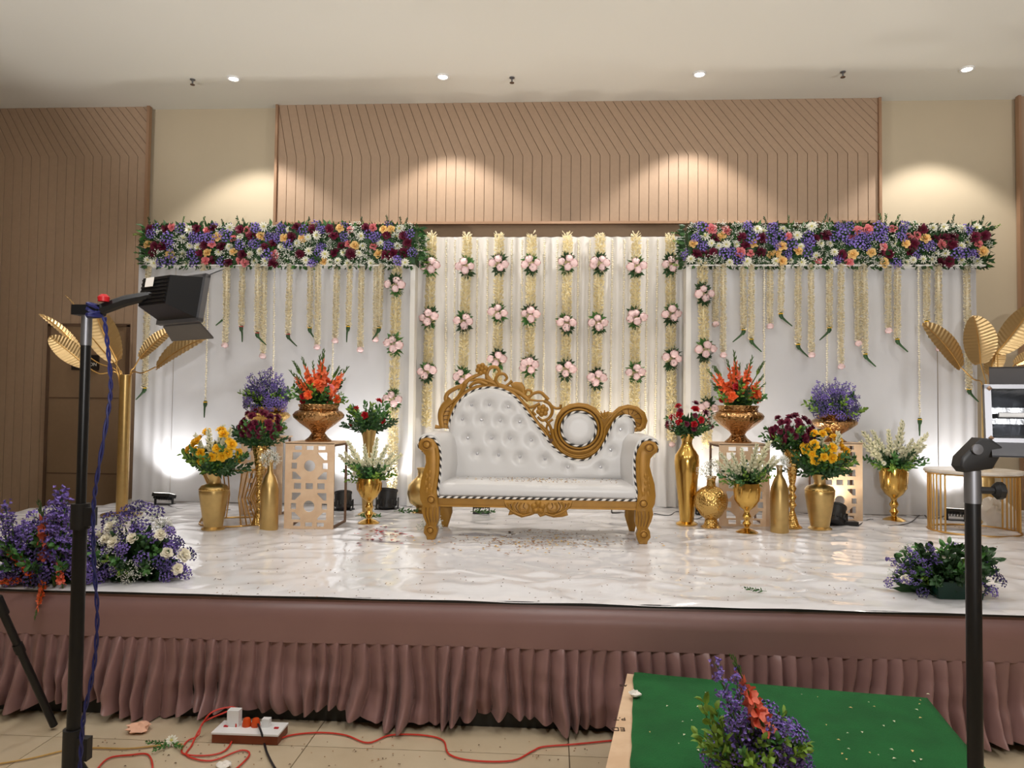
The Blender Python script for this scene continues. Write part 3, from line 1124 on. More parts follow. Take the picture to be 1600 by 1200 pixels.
def strand_thin(pa, pb, r, rad=0.0125):
    mb = MB()
    d = pb - pa
    n = int(d.length / 0.02)
    for k in range(n):
        c = pa + d * ((k + .5) / n) + Vector((r.uniform(-.003, .003), 0, 0))
        octa(mb, c, rad * r.uniform(.75, 1.15), 0, 1.1)
    mb.tube([pa, pb], 0.002, 4, 0)
    return mb


def stem_tip(t, p, lean, r):
    mb = MB()
    mb.tube([p + Vector((0, 0, .012)), p + Vector((0, -.002, -.02)), p + Vector((lean * .012, -.004, -.045))], [.014, .02, .014], 8, 0)
    mb.tube(smooth_path([p + Vector((lean * .005, -.004, -.03)), p + Vector((lean * .04, -.006, -.065)), p + Vector((lean * (.1 if abs(lean) > .5 else .05), -.006, -.115 if abs(lean) > .5 else -.15))], 4), [.013, .012, .011, .010, .009, .008, .007, .006, .005], 6, 0)
    o = mb.build('stem_tip', [G_DARK], t)
    MB().tube([p + Vector((0, -.002, .002)), p + Vector((0, -.002, -.006))], .021, 8).build('tie', [M_REDP if r.random() < .3 else P_YELLOW], o)


def hang(name, label, cat, grp, pxt, pyt, pxb, pyb, Y, kind, tip=None, lean=0.0, clusters=(), rad=0.03, m=None, seed=0):
    r = random.Random(seed * 13 + int(pxt))
    pa, pb = pw(pxt, pyt, Y), pw(pxb, pyb, Y)
    t = thing(name, label, cat, pb, grp)
    back_y = YD + .02 if Y > YP + .05 else YP + .03
    MB().tube([Vector((pa.x, back_y, pa.z + .004)), pa + Vector((0, -.002, .006)), pa - Vector((0, 0, .02))], .003, 5).build('hanging_loop', [M_POSTW], t)
    if kind == 'thick':
        strand_thick(pa, pb, rad, r).build('petal_strand', [m or P_GARL], t, angle=180)
    elif kind == 'ruffle':
        strand_ruffle(pa, pb, rad, r).build('petal_strand', [m or P_GARL2], t, angle=180)
    else:
        strand_thin(pa, pb, r).build('bud_strand', [m or P_JASM], t, angle=180)
    if tip == 'stem':
        stem_tip(t, pb, lean, r)
    elif tip == 'bud':
        inst('lotus_bud', F_LOT, t, dirM(pb + Vector((0, -.005, -.018)), (lean * .3, -.35, -1), r.uniform(0, 6), .036))
    for cy in clusters:
        f = (cy - pyt) / (pyb - pyt)
        c = pa.lerp(pb, f) + Vector((0, -rad * .75, 0))
        tf = inst('leaf_tuft', F_TUFT[r.randrange(2)], t, dirM(c + Vector((r.uniform(-.01, .01), 0.005, .032)), (0, -.5, .9), r.uniform(0, 6), .1))
        inst('leaf_tuft', F_TUFT[r.randrange(2)], t, dirM(c + Vector((r.uniform(-.01, .01), 0.005, -.04)), (r.uniform(-.2, .2), -.55, -.9), r.uniform(0, 6), .094))
        n = r.choice((4, 4, 5))
        for q in range(n):
            a = 2 * pi * q / n + r.uniform(-.35, .35)
            dv = Vector((cos(a) * .055 * r.uniform(.9, 1.15), -.035 + r.uniform(-.012, .008), sin(a) * .038))
            inst('lotus_bud', F_LOT, tf, dirM(c + dv, (cos(a) * .7, -1, sin(a) * .4 + .15), r.uniform(0, 6), r.uniform(.038, .047)))
    return t


ORD = 'first second third fourth fifth sixth seventh eighth ninth tenth eleventh twelfth thirteenth fourteenth fifteenth'.split()
LBL_C = 'thick lotus garland, %s from the wall sign side of the ivory drape'
YG = YD - 0.11
for gi, (xt, xb_, yb, cl) in enumerate(((675, 666, 668, (417, 498, 582)), (730, 722, 650, (418, 504, 590)), (780, 776, 650, (414, 490, 563)), (831, 826, 650, (414, 494, 573)),
                          (887, 883, 650, (413, 507, 578)), (938, 930, 660, (414, 506, 592)), (994, 991, 670, (418, 498, 583)), (1047, 1050, 690, (415, 492, 562)))):
    hang('flower_garland', LBL_C % ORD[gi], 'garland', 'thick garlands on the centre drape', xt, 368, xb_, yb, YG, 'thick', 'bud' if xt == 1047 else None, 0, cl, 0.046, seed=3)
for i, xt in enumerate((697, 711, 746, 762, 800, 816, 851, 871, 904, 922, 957, 976, 1012, 1028)):
    hang('bud_string', 'thin cream bud string, %s from the wall sign side of the ivory drape' % ORD[i], 'garland', 'thin bud strings on the centre drape', xt, 374, xt - (850 - xt) * -0.012 - 3, 700 if xt < 1010 else 715, YD - 0.07, 'thin', m=P_JASMW, seed=i)
YS = YP - 0.085
hang('flower_garland', 'thick garland with lotus clusters on the panel edge between orange urn and sofa', 'garland', None, 620, 413, 612, 775, YS - 0.01, 'thick', None, 0, (447, 540, 625), 0.046, seed=5)
hang('flower_garland', 'thick garland with lotus clusters on the panel edge above the red rose vase', 'garland', None, 1097, 413, 1105, 700, YS - 0.01, 'thick', None, 0, (461, 548, 640), 0.046, seed=6)
for side, lst in (('sign', ((232, 226, 606, 'stem', -.8), (318, 315, 512, 'bud', 0), (352, 354, 490, 'stem', -1), (355, 352, 535, 'bud', 0), (379, 377, 510, 'stem', .3), (403, 402, 520, 'stem', .9),
                            (413, 411, 552, 'bud', 0), (453, 450, 522, 'stem', .9), (485, 484, 512, 'stem', .6), (497, 496, 538, 'bud', 0), (527, 524, 528, 'bud', 0), (547, 544, 510, 'stem', -.2),
                            (565, 563, 542, 'bud', 0), (596, 592, 512, 'stem', -.6), (588, 587, 526, 'bud', 0))),
                  ('table', ((1119, 1118, 502, 'bud', 0), (1130, 1130, 550, 'bud', 0), (1161, 1162, 515, 'stem', -1), (1174, 1174, 530, 'stem', .9), (1203, 1203, 505, 'bud', 0), (1221, 1220, 490, 'stem', 1),
                             (1247, 1247, 538, 'stem', .9), (1267, 1268, 550, 'bud', 0), (1296, 1296, 512, 'stem', -.9), (1314, 1314, 568, 'bud', 0), (1339, 1341, 532, 'bud', 0), (1350, 1352, 553, 'stem', .9),
                             (1387, 1388, 512, 'bud', 0), (1402, 1402, 530, 'stem', .9), (1448, 1448, 502, 'stem', .3), (1466, 1467, 540, 'bud', 0), (1510, 1514, 608, 'stem', .8)))):
    where = 'on the white panel by the wall sign' if side == 'sign' else 'on the white panel by the marble table'
    cnt = {'stem': 0, 'bud': 0}
    for i, (xt, xb_, yb, tip, ln) in enumerate(lst):
        if xt in (232, 1510):
            lab = ''
        else:
            end = 'wall sign end' if side == 'sign' else 'sofa end'
            lab = '%s %s-tipped ruffled garland from the %s, %s panel' % (ORD[cnt[tip]], 'stem' if tip == 'stem' else 'pink-bud', end, 'door side' if side == 'sign' else 'marble table side')
            cnt[tip] += 1
        grp = '%s tipped garlands %s' % (tip, where)
        if xt == 232:
            lab, grp = 'longest cream ruffled garland, at the panel edge beside the gold leaf tree', None
        if xt == 1510:
            lab, grp = 'cream ruffled garland hanging behind the leaves of the gold tree by the table', None
        hang('petal_garland', lab, 'garland', grp, xt, 412, xb_, yb, YS - (0.03 if i % 2 else 0.0), 'ruffle', tip, ln, (), 0.032, seed=i)
for (xt, xb_, yb, lab, tip) in ((326, 321, 628, 'long thin white bud string ending above the yellow roses by the sign', 'stem'), (429, 427, 600, 'long thin white bud string ending behind the purple urn bouquet', None),
                                (523, 519, 600, 'long thin white bud string ending behind the orange gladioli by the sign', None), (1194, 1194, 625, 'long thin white bud string beside the orange gladioli near the red roses', None),
                                (1293, 1292, 602, 'long thin white bud string ending behind the purple flowers near the table', None), (1435, 1437, 655, 'long thin white bud string ending above the goblet near the marble table', 'stem')):
    hang('bud_string', lab, 'garland', None, xt, 412, xb_, yb, YS + 0.01, 'thin', tip, -.1, seed=9)

# ================================================================== SOFA
SY = pz(850, 847).y            # front plane
SB = SY + 0.50                 # backrest plane
SB2 = SB + 0.04


def q2(X, Y, pl):
    """sofa drawing units -> (x, z) on a plane at depth pl"""
    p = pw(640 + X / 4, 550 + Y / 4, pl)
    return (p.x, p.z)


sofa = thing('wedding_sofa', 'carved gold framed white tufted sofa in the middle of the stage', 'sofa', (pz(850, 847).x, SY + 0.3, STAGE))
back_o = [(255, 800), (248, 600), (245, 470), (258, 415), (290, 340), (335, 283), (400, 242), (480, 222), (560, 228), (640, 265), (700, 328), (760, 410), (820, 490), (880, 572),
          (940, 630), (1000, 663), (1060, 676), (1115, 668), (1172, 630), (1215, 570), (1250, 490), (1285, 425), (1325, 398), (1365, 398), (1398, 425), (1408, 470), (1400, 520), (1390, 620), (1380, 800)]
curve = [tuple(p) for p in smooth_path([Vector((x, y, 0)) for (x, y) in back_o[2:-3]], 4)]
outl = [q2(255, 800, SB)] + [q2(p[0], p[1], SB) for p in curve] + [q2(1392, 620, SB), q2(1380, 800, SB)]
btn = [(390, 332), (500, 330), (620, 345), (333, 420), (452, 425), (567, 430), (690, 438), (367, 538), (516, 537), (629, 541), (762, 550), (425, 634), (558, 643), (691, 655), (847, 667), (990, 718), (1193, 718), (1256, 612), (1317, 485)]
bq = [q2(x, y, SB) for (x, y) in btn]
back = puffy(outl, SB, 0.05, bq, 0.02).build('backrest_cushion', [M_LEATH], sofa, angle=180)
bm_ = MB().lathe([(0.001, -.004), (0.012, -.003), (0.0125, 0.003), (0.008, 0.008), (0.001, 0.0095)], 10, cap=False).mesh('button', [M_CRYS])
for (x, z) in bq:
    inst('button', bm_, back, dirM((x, SB - 0.02, z), (0, -1, 0)))


def rope(path, r=0.0075):
    n = 0
    pts = [Vector(path[0])]
    for a, b in zip(path[:-1], path[1:]):
        a, b = Vector(a), Vector(b)
        k = max(1, int((b - a).length / 0.0065))
        for i in range(1, k + 1):
            pts.append(a.lerp(b, i / k))
    return MB().tube(pts, r, 8, 0, stripes=(1, 1), up=(0, 1, 0.01))


def P3(X, Y, pl, dy=0.0):
    x, z = q2(X, Y, pl)
    return Vector((x, pl + dy, z))


rope([P3(p[0], p[1], SB, -0.012) for p in curve]).build('rope_piping', [M_BLK, M_WHT], sofa)


def ribbon(mb, pts, w0, w1=None, pl=None, dy=0.0, mi=0, k=5):
    pl = pl or SB2
    path = smooth_path([P3(x, y, pl, dy) for (x, y) in pts], k)
    u = 1 / (4 * sc_at((0.2, pl, 1.2)))
    w1 = w0 if w1 is None else w1
    n = len(path)
    mb.tube(path, [(w0 + (w1 - w0) * i / (n - 1)) * u / 2 * (1.25 if pl == SB2 else 1) for i in range(n)], 8, mi, flat=1.2 if w0 < 22 else .8, up=(0, 1, 0.001))


def plate(pts, pl, th, mi=0, bev=0.006):
    return MB().prism([q2(x, y, pl) for (x, y) in pts], pl, pl + th, mi, bev)


# medallion plate and right scroll
med = [(880, 572), (940, 630), (1000, 663), (1060, 676), (1115, 668), (1172, 630), (1215, 570), (1250, 490), (1285, 425), (1325, 398), (1365, 398), (1398, 425), (1408, 470), (1404, 500),
       (1445, 498), (1475, 475), (1488, 430), (1472, 378), (1425, 340), (1365, 328), (1310, 342), (1268, 378), (1240, 372), (1195, 385), (1165, 350), (1112, 324), (1057, 316), (1000, 325), (950, 352),
       (918, 400), (902, 460), (905, 530), (890, 565)]
plate(med, SB + 0.005, 0.05).build('medallion_frame', [M_SGOLD], sofa)
mb, mg = MB(), MB()
for (rr, wd) in ((146, 20), (124, 16)):
    ribbon(mb, [(1057 + rr * cos(a), 480 + rr * sin(a) * .98) for a in [2 * pi * k / 24 for k in range(25)]], wd, wd, SB, 0.0, k=2)
for rr in (135, 113):
    ribbon(mg, [(1057 + rr * cos(a), 480 + rr * sin(a) * .98) for a in [2 * pi * k / 24 for k in range(25)]], 5, 5, SB, 0.002, k=2)
for off, wd in ((0.3, 12), (0.62, 12)):
    arc = []
    for a in [pi * (1.0 - k / 14) * 1.0 for k in range(15)]:
        rx, ry = 160 + off * 16, 158 + off * 36
        arc.append((1057 + rx * cos(a) * .98, 480 + ry * sin(a)))
    arc += [(1240 + off * 18, 440 - off * 4), (1275 + off * 10, 395 - off * 18)]
    ribbon(mb, arc, wd, wd, SB, 0.002, k=3)
ribbon(mb, [(1250, 440), (1300, 378), (1355, 348), (1410, 355), (1450, 390), (1462, 435), (1445, 475), (1420, 480)], 16, 34, SB, 0.004)
for a in range(6):
    th = radians(-150 + a * 32)
    ribbon(mg, [(1385 + 30 * cos(th), 430 + 42 * sin(th)), (1385 + 88 * cos(th + .25), 430 + 92 * sin(th + .25))], 4, 3, SB, -0.006)
for k in range(5):
    th = radians(-150 + k * 30)
    ribbon(mb, [(1218, 420), (1218 + 48 * cos(th), 412 + 48 * sin(th))], 12, 7, SB, 0.0)
mb.build('medallion_carving', [M_SGOLD], sofa)
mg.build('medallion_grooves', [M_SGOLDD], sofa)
mc = puffy([q2(1057 + 104 * cos(a), 480 + 103 * sin(a), SB) for a in [2 * pi * k / 40 for k in range(40)]], SB - 0.004, 0.035, (), 0.02, 0.06).build('medallion_cushion', [M_LEATH], sofa, angle=180)
rope([P3(1057 + 108 * cos(a), 480 + 107 * sin(a), SB, -0.012) for a in [2 * pi * k / 48 for k in range(49)]]).build('rope_piping', [M_BLK, M_WHT], sofa)

# carved crest over the tall lobe
cr = MB()
crest_rim = [(p[0], p[1]) for p in curve if p[0] < 885 and p[1] < 580]
ribbon(cr, [(x - (8 if x < 480 else -6), y - 10) for (x, y) in crest_rim[::3]], 22, 22, SB2, 0.0, k=2)
for (pts, a, b) in (([(205, 470), (196, 400), (215, 345), (262, 300)], 30, 44), ([(245, 330), (226, 292), (242, 255), (290, 226), (335, 208)], 24, 20), ([(252, 322), (300, 286), (330, 240), (348, 200)], 16, 26),
                    ([(320, 235), (350, 190), (390, 160), (440, 138)], 26, 16), ([(372, 222), (400, 195), (440, 186), (485, 205)], 14, 26), ([(380, 180), (420, 172), (470, 178), (530, 200)], 10, 22),
                    ([(480, 150), (525, 195), (600, 222), (680, 250), (745, 300)], 24, 26), ([(500, 200), (482, 140), (505, 98), (545, 98), (560, 128), (540, 146)], 22, 14),
                    ([(560, 215), (538, 175), (556, 142), (590, 138), (608, 162), (592, 182)], 20, 12), ([(600, 215), (625, 195), (640, 180)], 14, 16), ([(720, 265), (735, 238), (760, 245), (758, 272), (742, 275)], 15, 10),
                    ([(735, 300), (770, 262), (815, 252), (845, 275), (868, 300)], 14, 20), ([(740, 296), (800, 305), (858, 304)], 14, 8), ([(705, 310), (750, 345), (790, 335), (815, 322)], 14, 18),
                    ([(840, 305), (875, 325), (892, 370), (872, 412), (830, 428), (800, 405)], 20, 13), ([(880, 330), (912, 352), (942, 348), (944, 328)], 13, 15), ([(850, 425), (878, 465), (890, 515), (900, 565)], 14, 18),
                    ([(895, 420), (866, 445), (856, 480), (876, 500), (890, 480)], 13, 9), ([(815, 455), (860, 505), (900, 580)], 20, 14), ([(160, 466), (185, 470), (215, 468)], 22, 12), ([(790, 395), (770, 370), (790, 345)], 12, 8)):
    ribbon(cr, pts, a, b, SB2, 0.0)
cr.prism([q2(x, y, SB2) for (x, y) in ((628, 196), (662, 186), (702, 190), (722, 222), (722, 268), (690, 268), (650, 240))], SB2 - .012, SB2 + .02, 0, .008)
cr.prism([q2(x, y, SB2) for (x, y) in ((188, 475), (184, 400), (202, 348), (245, 325), (280, 300), (262, 350), (250, 420), (246, 480))], SB2 - .008, SB2 + .02, 0, .006)
cr.build('carved_crest', [M_SGOLD], sofa)
vn = MB()
for k in range(5):
    ribbon(vn, [(200 + k * 2, 460 - k * 26), (218 + k * 4, 448 - k * 26), (240 + k * 4, 452 - k * 27)], 4, 3, SB2, -0.011)
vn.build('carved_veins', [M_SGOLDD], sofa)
for (fx, fy) in ((452, 108), (830, 366)):
    fm = MB()
    c = P3(fx, fy, SB2, -0.02)
    M = dirM(c, (0, -1, 0.0), 0.3, 0.055)
    for k in range(6):
        a = 2 * pi * k / 6
        fm.lathe([(.0, -.3), (.3, -.15), (.38, .05), (.2, .22), (0.01, .25)], 10, 0, M @ Matrix.Rotation(a, 4, 'Z') @ Matrix.Translation((.55, 0, 0)), cap=False)
    fm.lathe([(.3, -.2), (.32, .2), (.15, .38), (.01, .4)], 12, 0, M, cap=False)
    fm.build('carved_rosette', [M_SGOLD], sofa)

# seat, rail, arms, legs
SCX = (q2(62, 600, SY)[0] + q2(1545, 600, SY)[0]) / 2
zs0, zs1 = q2(800, 912, SY)[1], q2(800, 826, SY)[1]
xs0, xs1 = q2(178, 880, SY)[0], q2(1440, 880, SY)[0]
mb = MB()
prof = [(SY - .0, zs0), (SY - .018, zs0 + .02), (SY - .02, zs1 - .035), (SY - .006, zs1 - .008), (SY + .03, zs1), (SY + .25, zs1 + .006), (SB + .02, zs1 + .004), (SB + .02, zs0)]
n = 44
for i in range(n + 1):
    t = i / n
    x = xs0 + (xs1 - xs0) * t
    e = min(t, 1 - t) * (xs1 - xs0)
    sh = 0.02 * max(0, 1 - e / 0.03) ** 2
    for (y, z) in prof:
        mb.v.append(Vector((x, y + (sh if y < SY + .01 else 0), z - (sh * .6 if z > zs0 + .03 else 0) + .002 * noise.noise((x * 6, y * 6, 0)))))
m_ = len(prof)
for i in range(n):
    for k in range(m_):
        k2 = (k + 1) % m_
        mb.f.append((i * m_ + k, i * m_ + k2, (i + 1) * m_ + k2, (i + 1) * m_ + k))
        mb.m.append(0)
mb.f += [tuple(range(m_ - 1, -1, -1)), tuple(n * m_ + k for k in range(m_))]
mb.m += [0, 0]
mb.build('seat_cushion', [M_LEATH], sofa, angle=50)
rope([(xs0 + .01, SY - .016, zs0 - .004), (xs1 - .01, SY - .016, zs0 - .004)]).build('rope_piping', [M_BLK, M_WHT], sofa)
zr0 = q2(800, 976, SY)[1]
mb = MB()
mb.box(((xs0 + xs1) / 2, SY + .03, (zs0 + zr0) / 2 - .004), (xs1 - xs0, .06, zs0 - zr0 - .008))
mb.box(((xs0 + xs1) / 2, SY + .02, zr0 + .006), (xs1 - xs0, .065, .012))
mb.build('front_rail', [M_SGOLD], sofa, smooth=False)
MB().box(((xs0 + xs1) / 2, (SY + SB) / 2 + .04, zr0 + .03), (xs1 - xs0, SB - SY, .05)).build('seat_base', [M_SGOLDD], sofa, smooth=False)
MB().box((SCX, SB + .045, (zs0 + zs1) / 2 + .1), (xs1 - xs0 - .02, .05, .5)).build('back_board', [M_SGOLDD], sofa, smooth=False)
apr = [(590, 925), (600, 972), (625, 990), (615, 1022), (650, 1015), (700, 1036), (760, 1022), (795, 1008), (815, 1032), (850, 1022), (900, 1036), (955, 1032), (990, 1022), (982, 992), (1008, 972), (1018, 925)]
plate(apr, SY - .022, .04, 0, .008).build('apron_carving', [M_SGOLD], sofa)
ar = MB()
for s in (1, -1):
    ag = MB()
    f = lambda pts: [(804 + s * (x - 804), y) for (x, y) in pts]
    for pts, a, b in (([(610, 940), (625, 975), (660, 1000), (700, 1015)], 12, 14), ([(660, 935), (645, 965), (665, 1000), (710, 1018), (760, 1005)], 12, 12), ([(700, 940), (685, 965), (700, 990), (730, 985)], 12, 8),
                      ([(735, 1000), (750, 960), (735, 940)], 12, 9), ([(640, 940), (620, 950), (615, 965)], 9, 7)):
        ribbon(ar, f(pts), a, b, SY, -.03)
    for pts in ([(630, 940), (640, 970), (680, 1005)], [(680, 935), (665, 965), (690, 1002)], [(720, 940), (712, 965), (725, 975)]):
        ribbon(ag, f(pts), 5, 4, SY, -.03)
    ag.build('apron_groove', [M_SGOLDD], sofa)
for k in range(5):
    a = -pi / 2 + 2 * pi * k / 5
    cx_, cy_ = 804 + 26 * cos(a), 968 + 24 * sin(a)
    M = dirM(P3(cx_, cy_, SY, -.028), (0, -1, 0), 0, .026)
    ar.lathe([(.9, -.3), (.95, 0), (.6, .45), (.01, .6)], 10, 0, M, cap=False)
ar.build('apron_scrolls', [M_SGOLD], sofa)

arm_o = [(62, 602), (58, 572), (74, 546), (110, 534), (150, 545), (180, 590), (190, 650), (186, 760), (172, 860), (178, 915), (182, 950), (186, 980), (186, 1040), (168, 1085), (178, 1110), (168, 1150), (156, 1172),
         (112, 1172), (108, 1150), (92, 1128), (96, 1090), (108, 1070), (90, 1030), (78, 985), (84, 950), (70, 920), (66, 870), (74, 800), (92, 740), (106, 690), (102, 645), (84, 622)]
arm_in = [(50, 600), (46, 556), (66, 524), (112, 508), (155, 514), (190, 552), (206, 620), (212, 700), (204, 800), (184, 890), (112, 890), (112, 660), (86, 628)]
for s in (1, -1):
    mir = (lambda p: p) if s == 1 else (lambda p: (2 * SCX - p[0], p[1]))
    ol = [mir(q2(x, y, SY)) for (x, y) in arm_o]
    pnl = MB().prism(ol, SY - .03, SY + .045, 0, .008).build('arm_front', [M_SGOLD], sofa)
    rel, grv = MB(), MB()

    def mp(X, Y, dy):
        x, z = mir(q2(X, Y, SY))
        return Vector((x, SY + dy, z))
    for (fx, fy, rr) in ((112, 578, 34), (140, 920, 31), (134, 1110, 28)):
        M = dirM(mp(fx, fy, -.03), (0, -1, 0), 0, rr / (4 * 221))
        rel.lathe([(1.0, -.1), (1.0, .25), (.82, .38), (.7, .2), (.62, .2), (.5, .42), (.01, .5)], 20, 0, M, cap=False)
        grv.lathe([(.74, .21), (.64, .21)], 20, 0, M, cap=False)
    for pts in ([(165, 600), (172, 700), (158, 820), (150, 880)], [(118, 660), (122, 720), (105, 800), (98, 860)]):
        rel.tube(smooth_path([mp(x, y, -.03) for (x, y) in pts], 5), .005, 6)
    for k, (x, y) in enumerate(((112, 860), (128, 835), (106, 815), (128, 795), (112, 770), (130, 752), (140, 860))):
        rel.lathe([(.0, -.5), (.8, -.2), (1, .1), (.5, .5), (.01, .6)], 9, 0, dirM(mp(x, y, -.03), (0, -1, 0), 0, (.012, .02, .012)), cap=False)
    for k in range(4):
        o = k * 22
        rel.tube(smooth_path([mp(98 + o, 965, -.03), mp(96 + o * .95, 1010, -.032), mp(112 + o * .75, 1060, -.032), mp(118 + o * .55, 1085, -.03)], 5), .0055, 6)
        grv.tube(smooth_path([mp(108 + o, 968, -.03), mp(106 + o * .95, 1012, -.03), mp(120 + o * .75, 1060, -.03)], 5), .002, 5)
    rel.build('arm_carving', [M_SGOLD], pnl)
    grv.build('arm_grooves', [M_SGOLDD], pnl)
    # upholstered arm
    mb = MB()
    sec = [tuple(p)[:2] for p in smooth_path([Vector((x, y, 0)) for (x, y) in arm_in + [arm_in[0]]], 3)][:-1]
    secs = [(SY - .005, 0.96, 0), (SY + .02, 1.0, 0), (SY + .14, 1.02, 10), (SY + .3, 1.03, 22), (SB + .01, 1.03, 38)]
    m_ = len(sec)
    for (y, k, fl_) in secs:
        for (x, yy) in sec:
            X = 130 + (x - 130) * k + (fl_ if x > 150 else 0)
            Yv = 700 + (yy - 700) * k
            px_, pz_ = mir(q2(X, Yv, SY))
            px_ += 0.004 * noise.noise((px_ * 20, y * 14, pz_ * 20))
            mb.v.append(Vector((px_, y, pz_)))
    for i in range(len(secs) - 1):
        for k in range(m_):
            k2 = (k + 1) % m_
            fa = (i * m_ + k, i * m_ + k2, (i + 1) * m_ + k2, (i + 1) * m_ + k)
            mb.f.append(fa if s == 1 else fa[::-1])
            mb.m.append(0)
    mb.f += [tuple(range(m_)), tuple((len(secs) - 1) * m_ + k for k in range(m_))]
    mb.m += [0, 0]
    mb.build('arm_cushion', [M_LEATH], sofa, angle=60)
    rope([mp(x, y, -.012) for (x, y) in ((84, 622), (60, 600), (55, 570), (72, 540), (110, 527), (155, 540), (187, 588), (197, 650), (193, 760), (179, 860), (178, 905))], .007).build('rope_piping', [M_BLK, M_WHT], sofa)
    # rear leg
    rl = [(190, 960), (248, 960), (245, 1060), (228, 1105), (200, 1112), (186, 1060)]
    cxr_ = mir(q2(225, 1000, SB + .06))[0]
    zl = [(x / 4 / 200) for x in (0,)]
    h = q2(800, 985, SY)[1] - STAGE - .004
    MB().prism([(cxr_ - s * .04, STAGE + .004 + h), (cxr_ + s * .05, STAGE + .004 + h), (cxr_ + s * .055, STAGE + .12), (cxr_ + s * .02, STAGE + .004), (cxr_ - s * .02, STAGE + .004), (cxr_ - s * .04, STAGE + .1)],
               SB + .02, SB + .07, 0, .004).build('rear_leg', [M_SGOLD], sofa)

# ================================================================== VASES, URNS, TABLES
def px_lathe(name, px, py, prof, m, parent, n=32, dz=0.004):
    """profile given as (half width px, pixel row); px, py = where it stands on the stage"""
    p = pz(px, py)
    s = sc_at(p)
    MB().lathe([(max(r, .02) / s, (py - y) / s + dz) for (r, y) in prof], n, 0, None, True, (p.x, p.y, STAGE)).build(name, [m], parent, angle=50)
    return p, s


def vase(name, label, px, py, prof, m, grp=None, part='body'):
    p = pz(px, py)
    t = thing(name, label, 'vase', (p.x, p.y, STAGE), grp)
    px_lathe(part, px, py, prof, m, t)
    return t, p, sc_at(p)


def top_of(p, s, px0, py0, px, py):
    """world point above stage position p, drawn at pixel (px, py)"""
    return Vector((p.x + (px - px0) / s, p.y, STAGE + (py0 - py) / s))


def bouquet(name, label, c, R, flowers, sprigs, seed, base=None, spikes=(), grp=None, fill=True):
    """c centre of the dome, R=(rx, rz); flowers: (part name, mesh, size, count, spread)"""
    r = random.Random(seed)
    base = Vector(base) if base is not None else c - Vector((0, 0, R[1] * .7))
    t = thing(name, label, 'flowers', base, grp)
    rx, rz = R
    if fill:
        inst('foliage', F_TUFT[2], t, dirM(c - Vector((0, 0, rz * .45)), (0, 0, 1), 1.0, (rx * .8, rx * .7, rz * .95)))['kind'] = 'stuff'
    n = sum(f[3] for f in flowers)
    order = [f for f in flowers for _ in range(f[3])]
    r.shuffle(order)
    for k, f in enumerate(order):
        a = 2.4 * k + r.uniform(-.4, .4)
        th = (1.95 if len(f) < 5 else f[4]) * sqrt((k + .5) / max(n, 1)) + r.uniform(-.1, .1)
        d = Vector((sin(th) * cos(a), sin(th) * sin(a), cos(th)))
        if d.y > 0.2 or (th > 1.2 and d.y > 0):
            d.y *= -.9
        p = c + Vector((d.x * rx, d.y * rx * .85, d.z * rz)) * r.uniform(.86, 1.06)
        inst(f[0], f[1], t, dirM(p, d + Vector((0, -.35, .1)), r.uniform(0, 6), f[2] * r.uniform(.85, 1.15)))
    for (nm, me, ln, cnt, tmax) in sprigs:
        for k in range(cnt):
            a = 2 * pi * (k + r.uniform(-.3, .3)) / cnt
            th = tmax * r.uniform(.55, 1.0)
            d = Vector((sin(th) * cos(a), sin(th) * sin(a) * .8 - .08, cos(th)))
            inst(nm, me, t, dirM(base, d, r.uniform(0, 6), ln * r.uniform(.85, 1.12)))
    for (nm, me, ln, dx, dzv) in spikes:
        d = Vector((dx, r.uniform(-.25, .05), dzv))
        inst(nm, me, t, dirM(base, d, r.uniform(0, 6), ln))
    return t


SPRA = ('leaf_sprig', F_SPR[0])
SPRB = ('leaf_sprig', F_SPR[1])
SPRC = ('leaf_sprig', F_SPR[2])

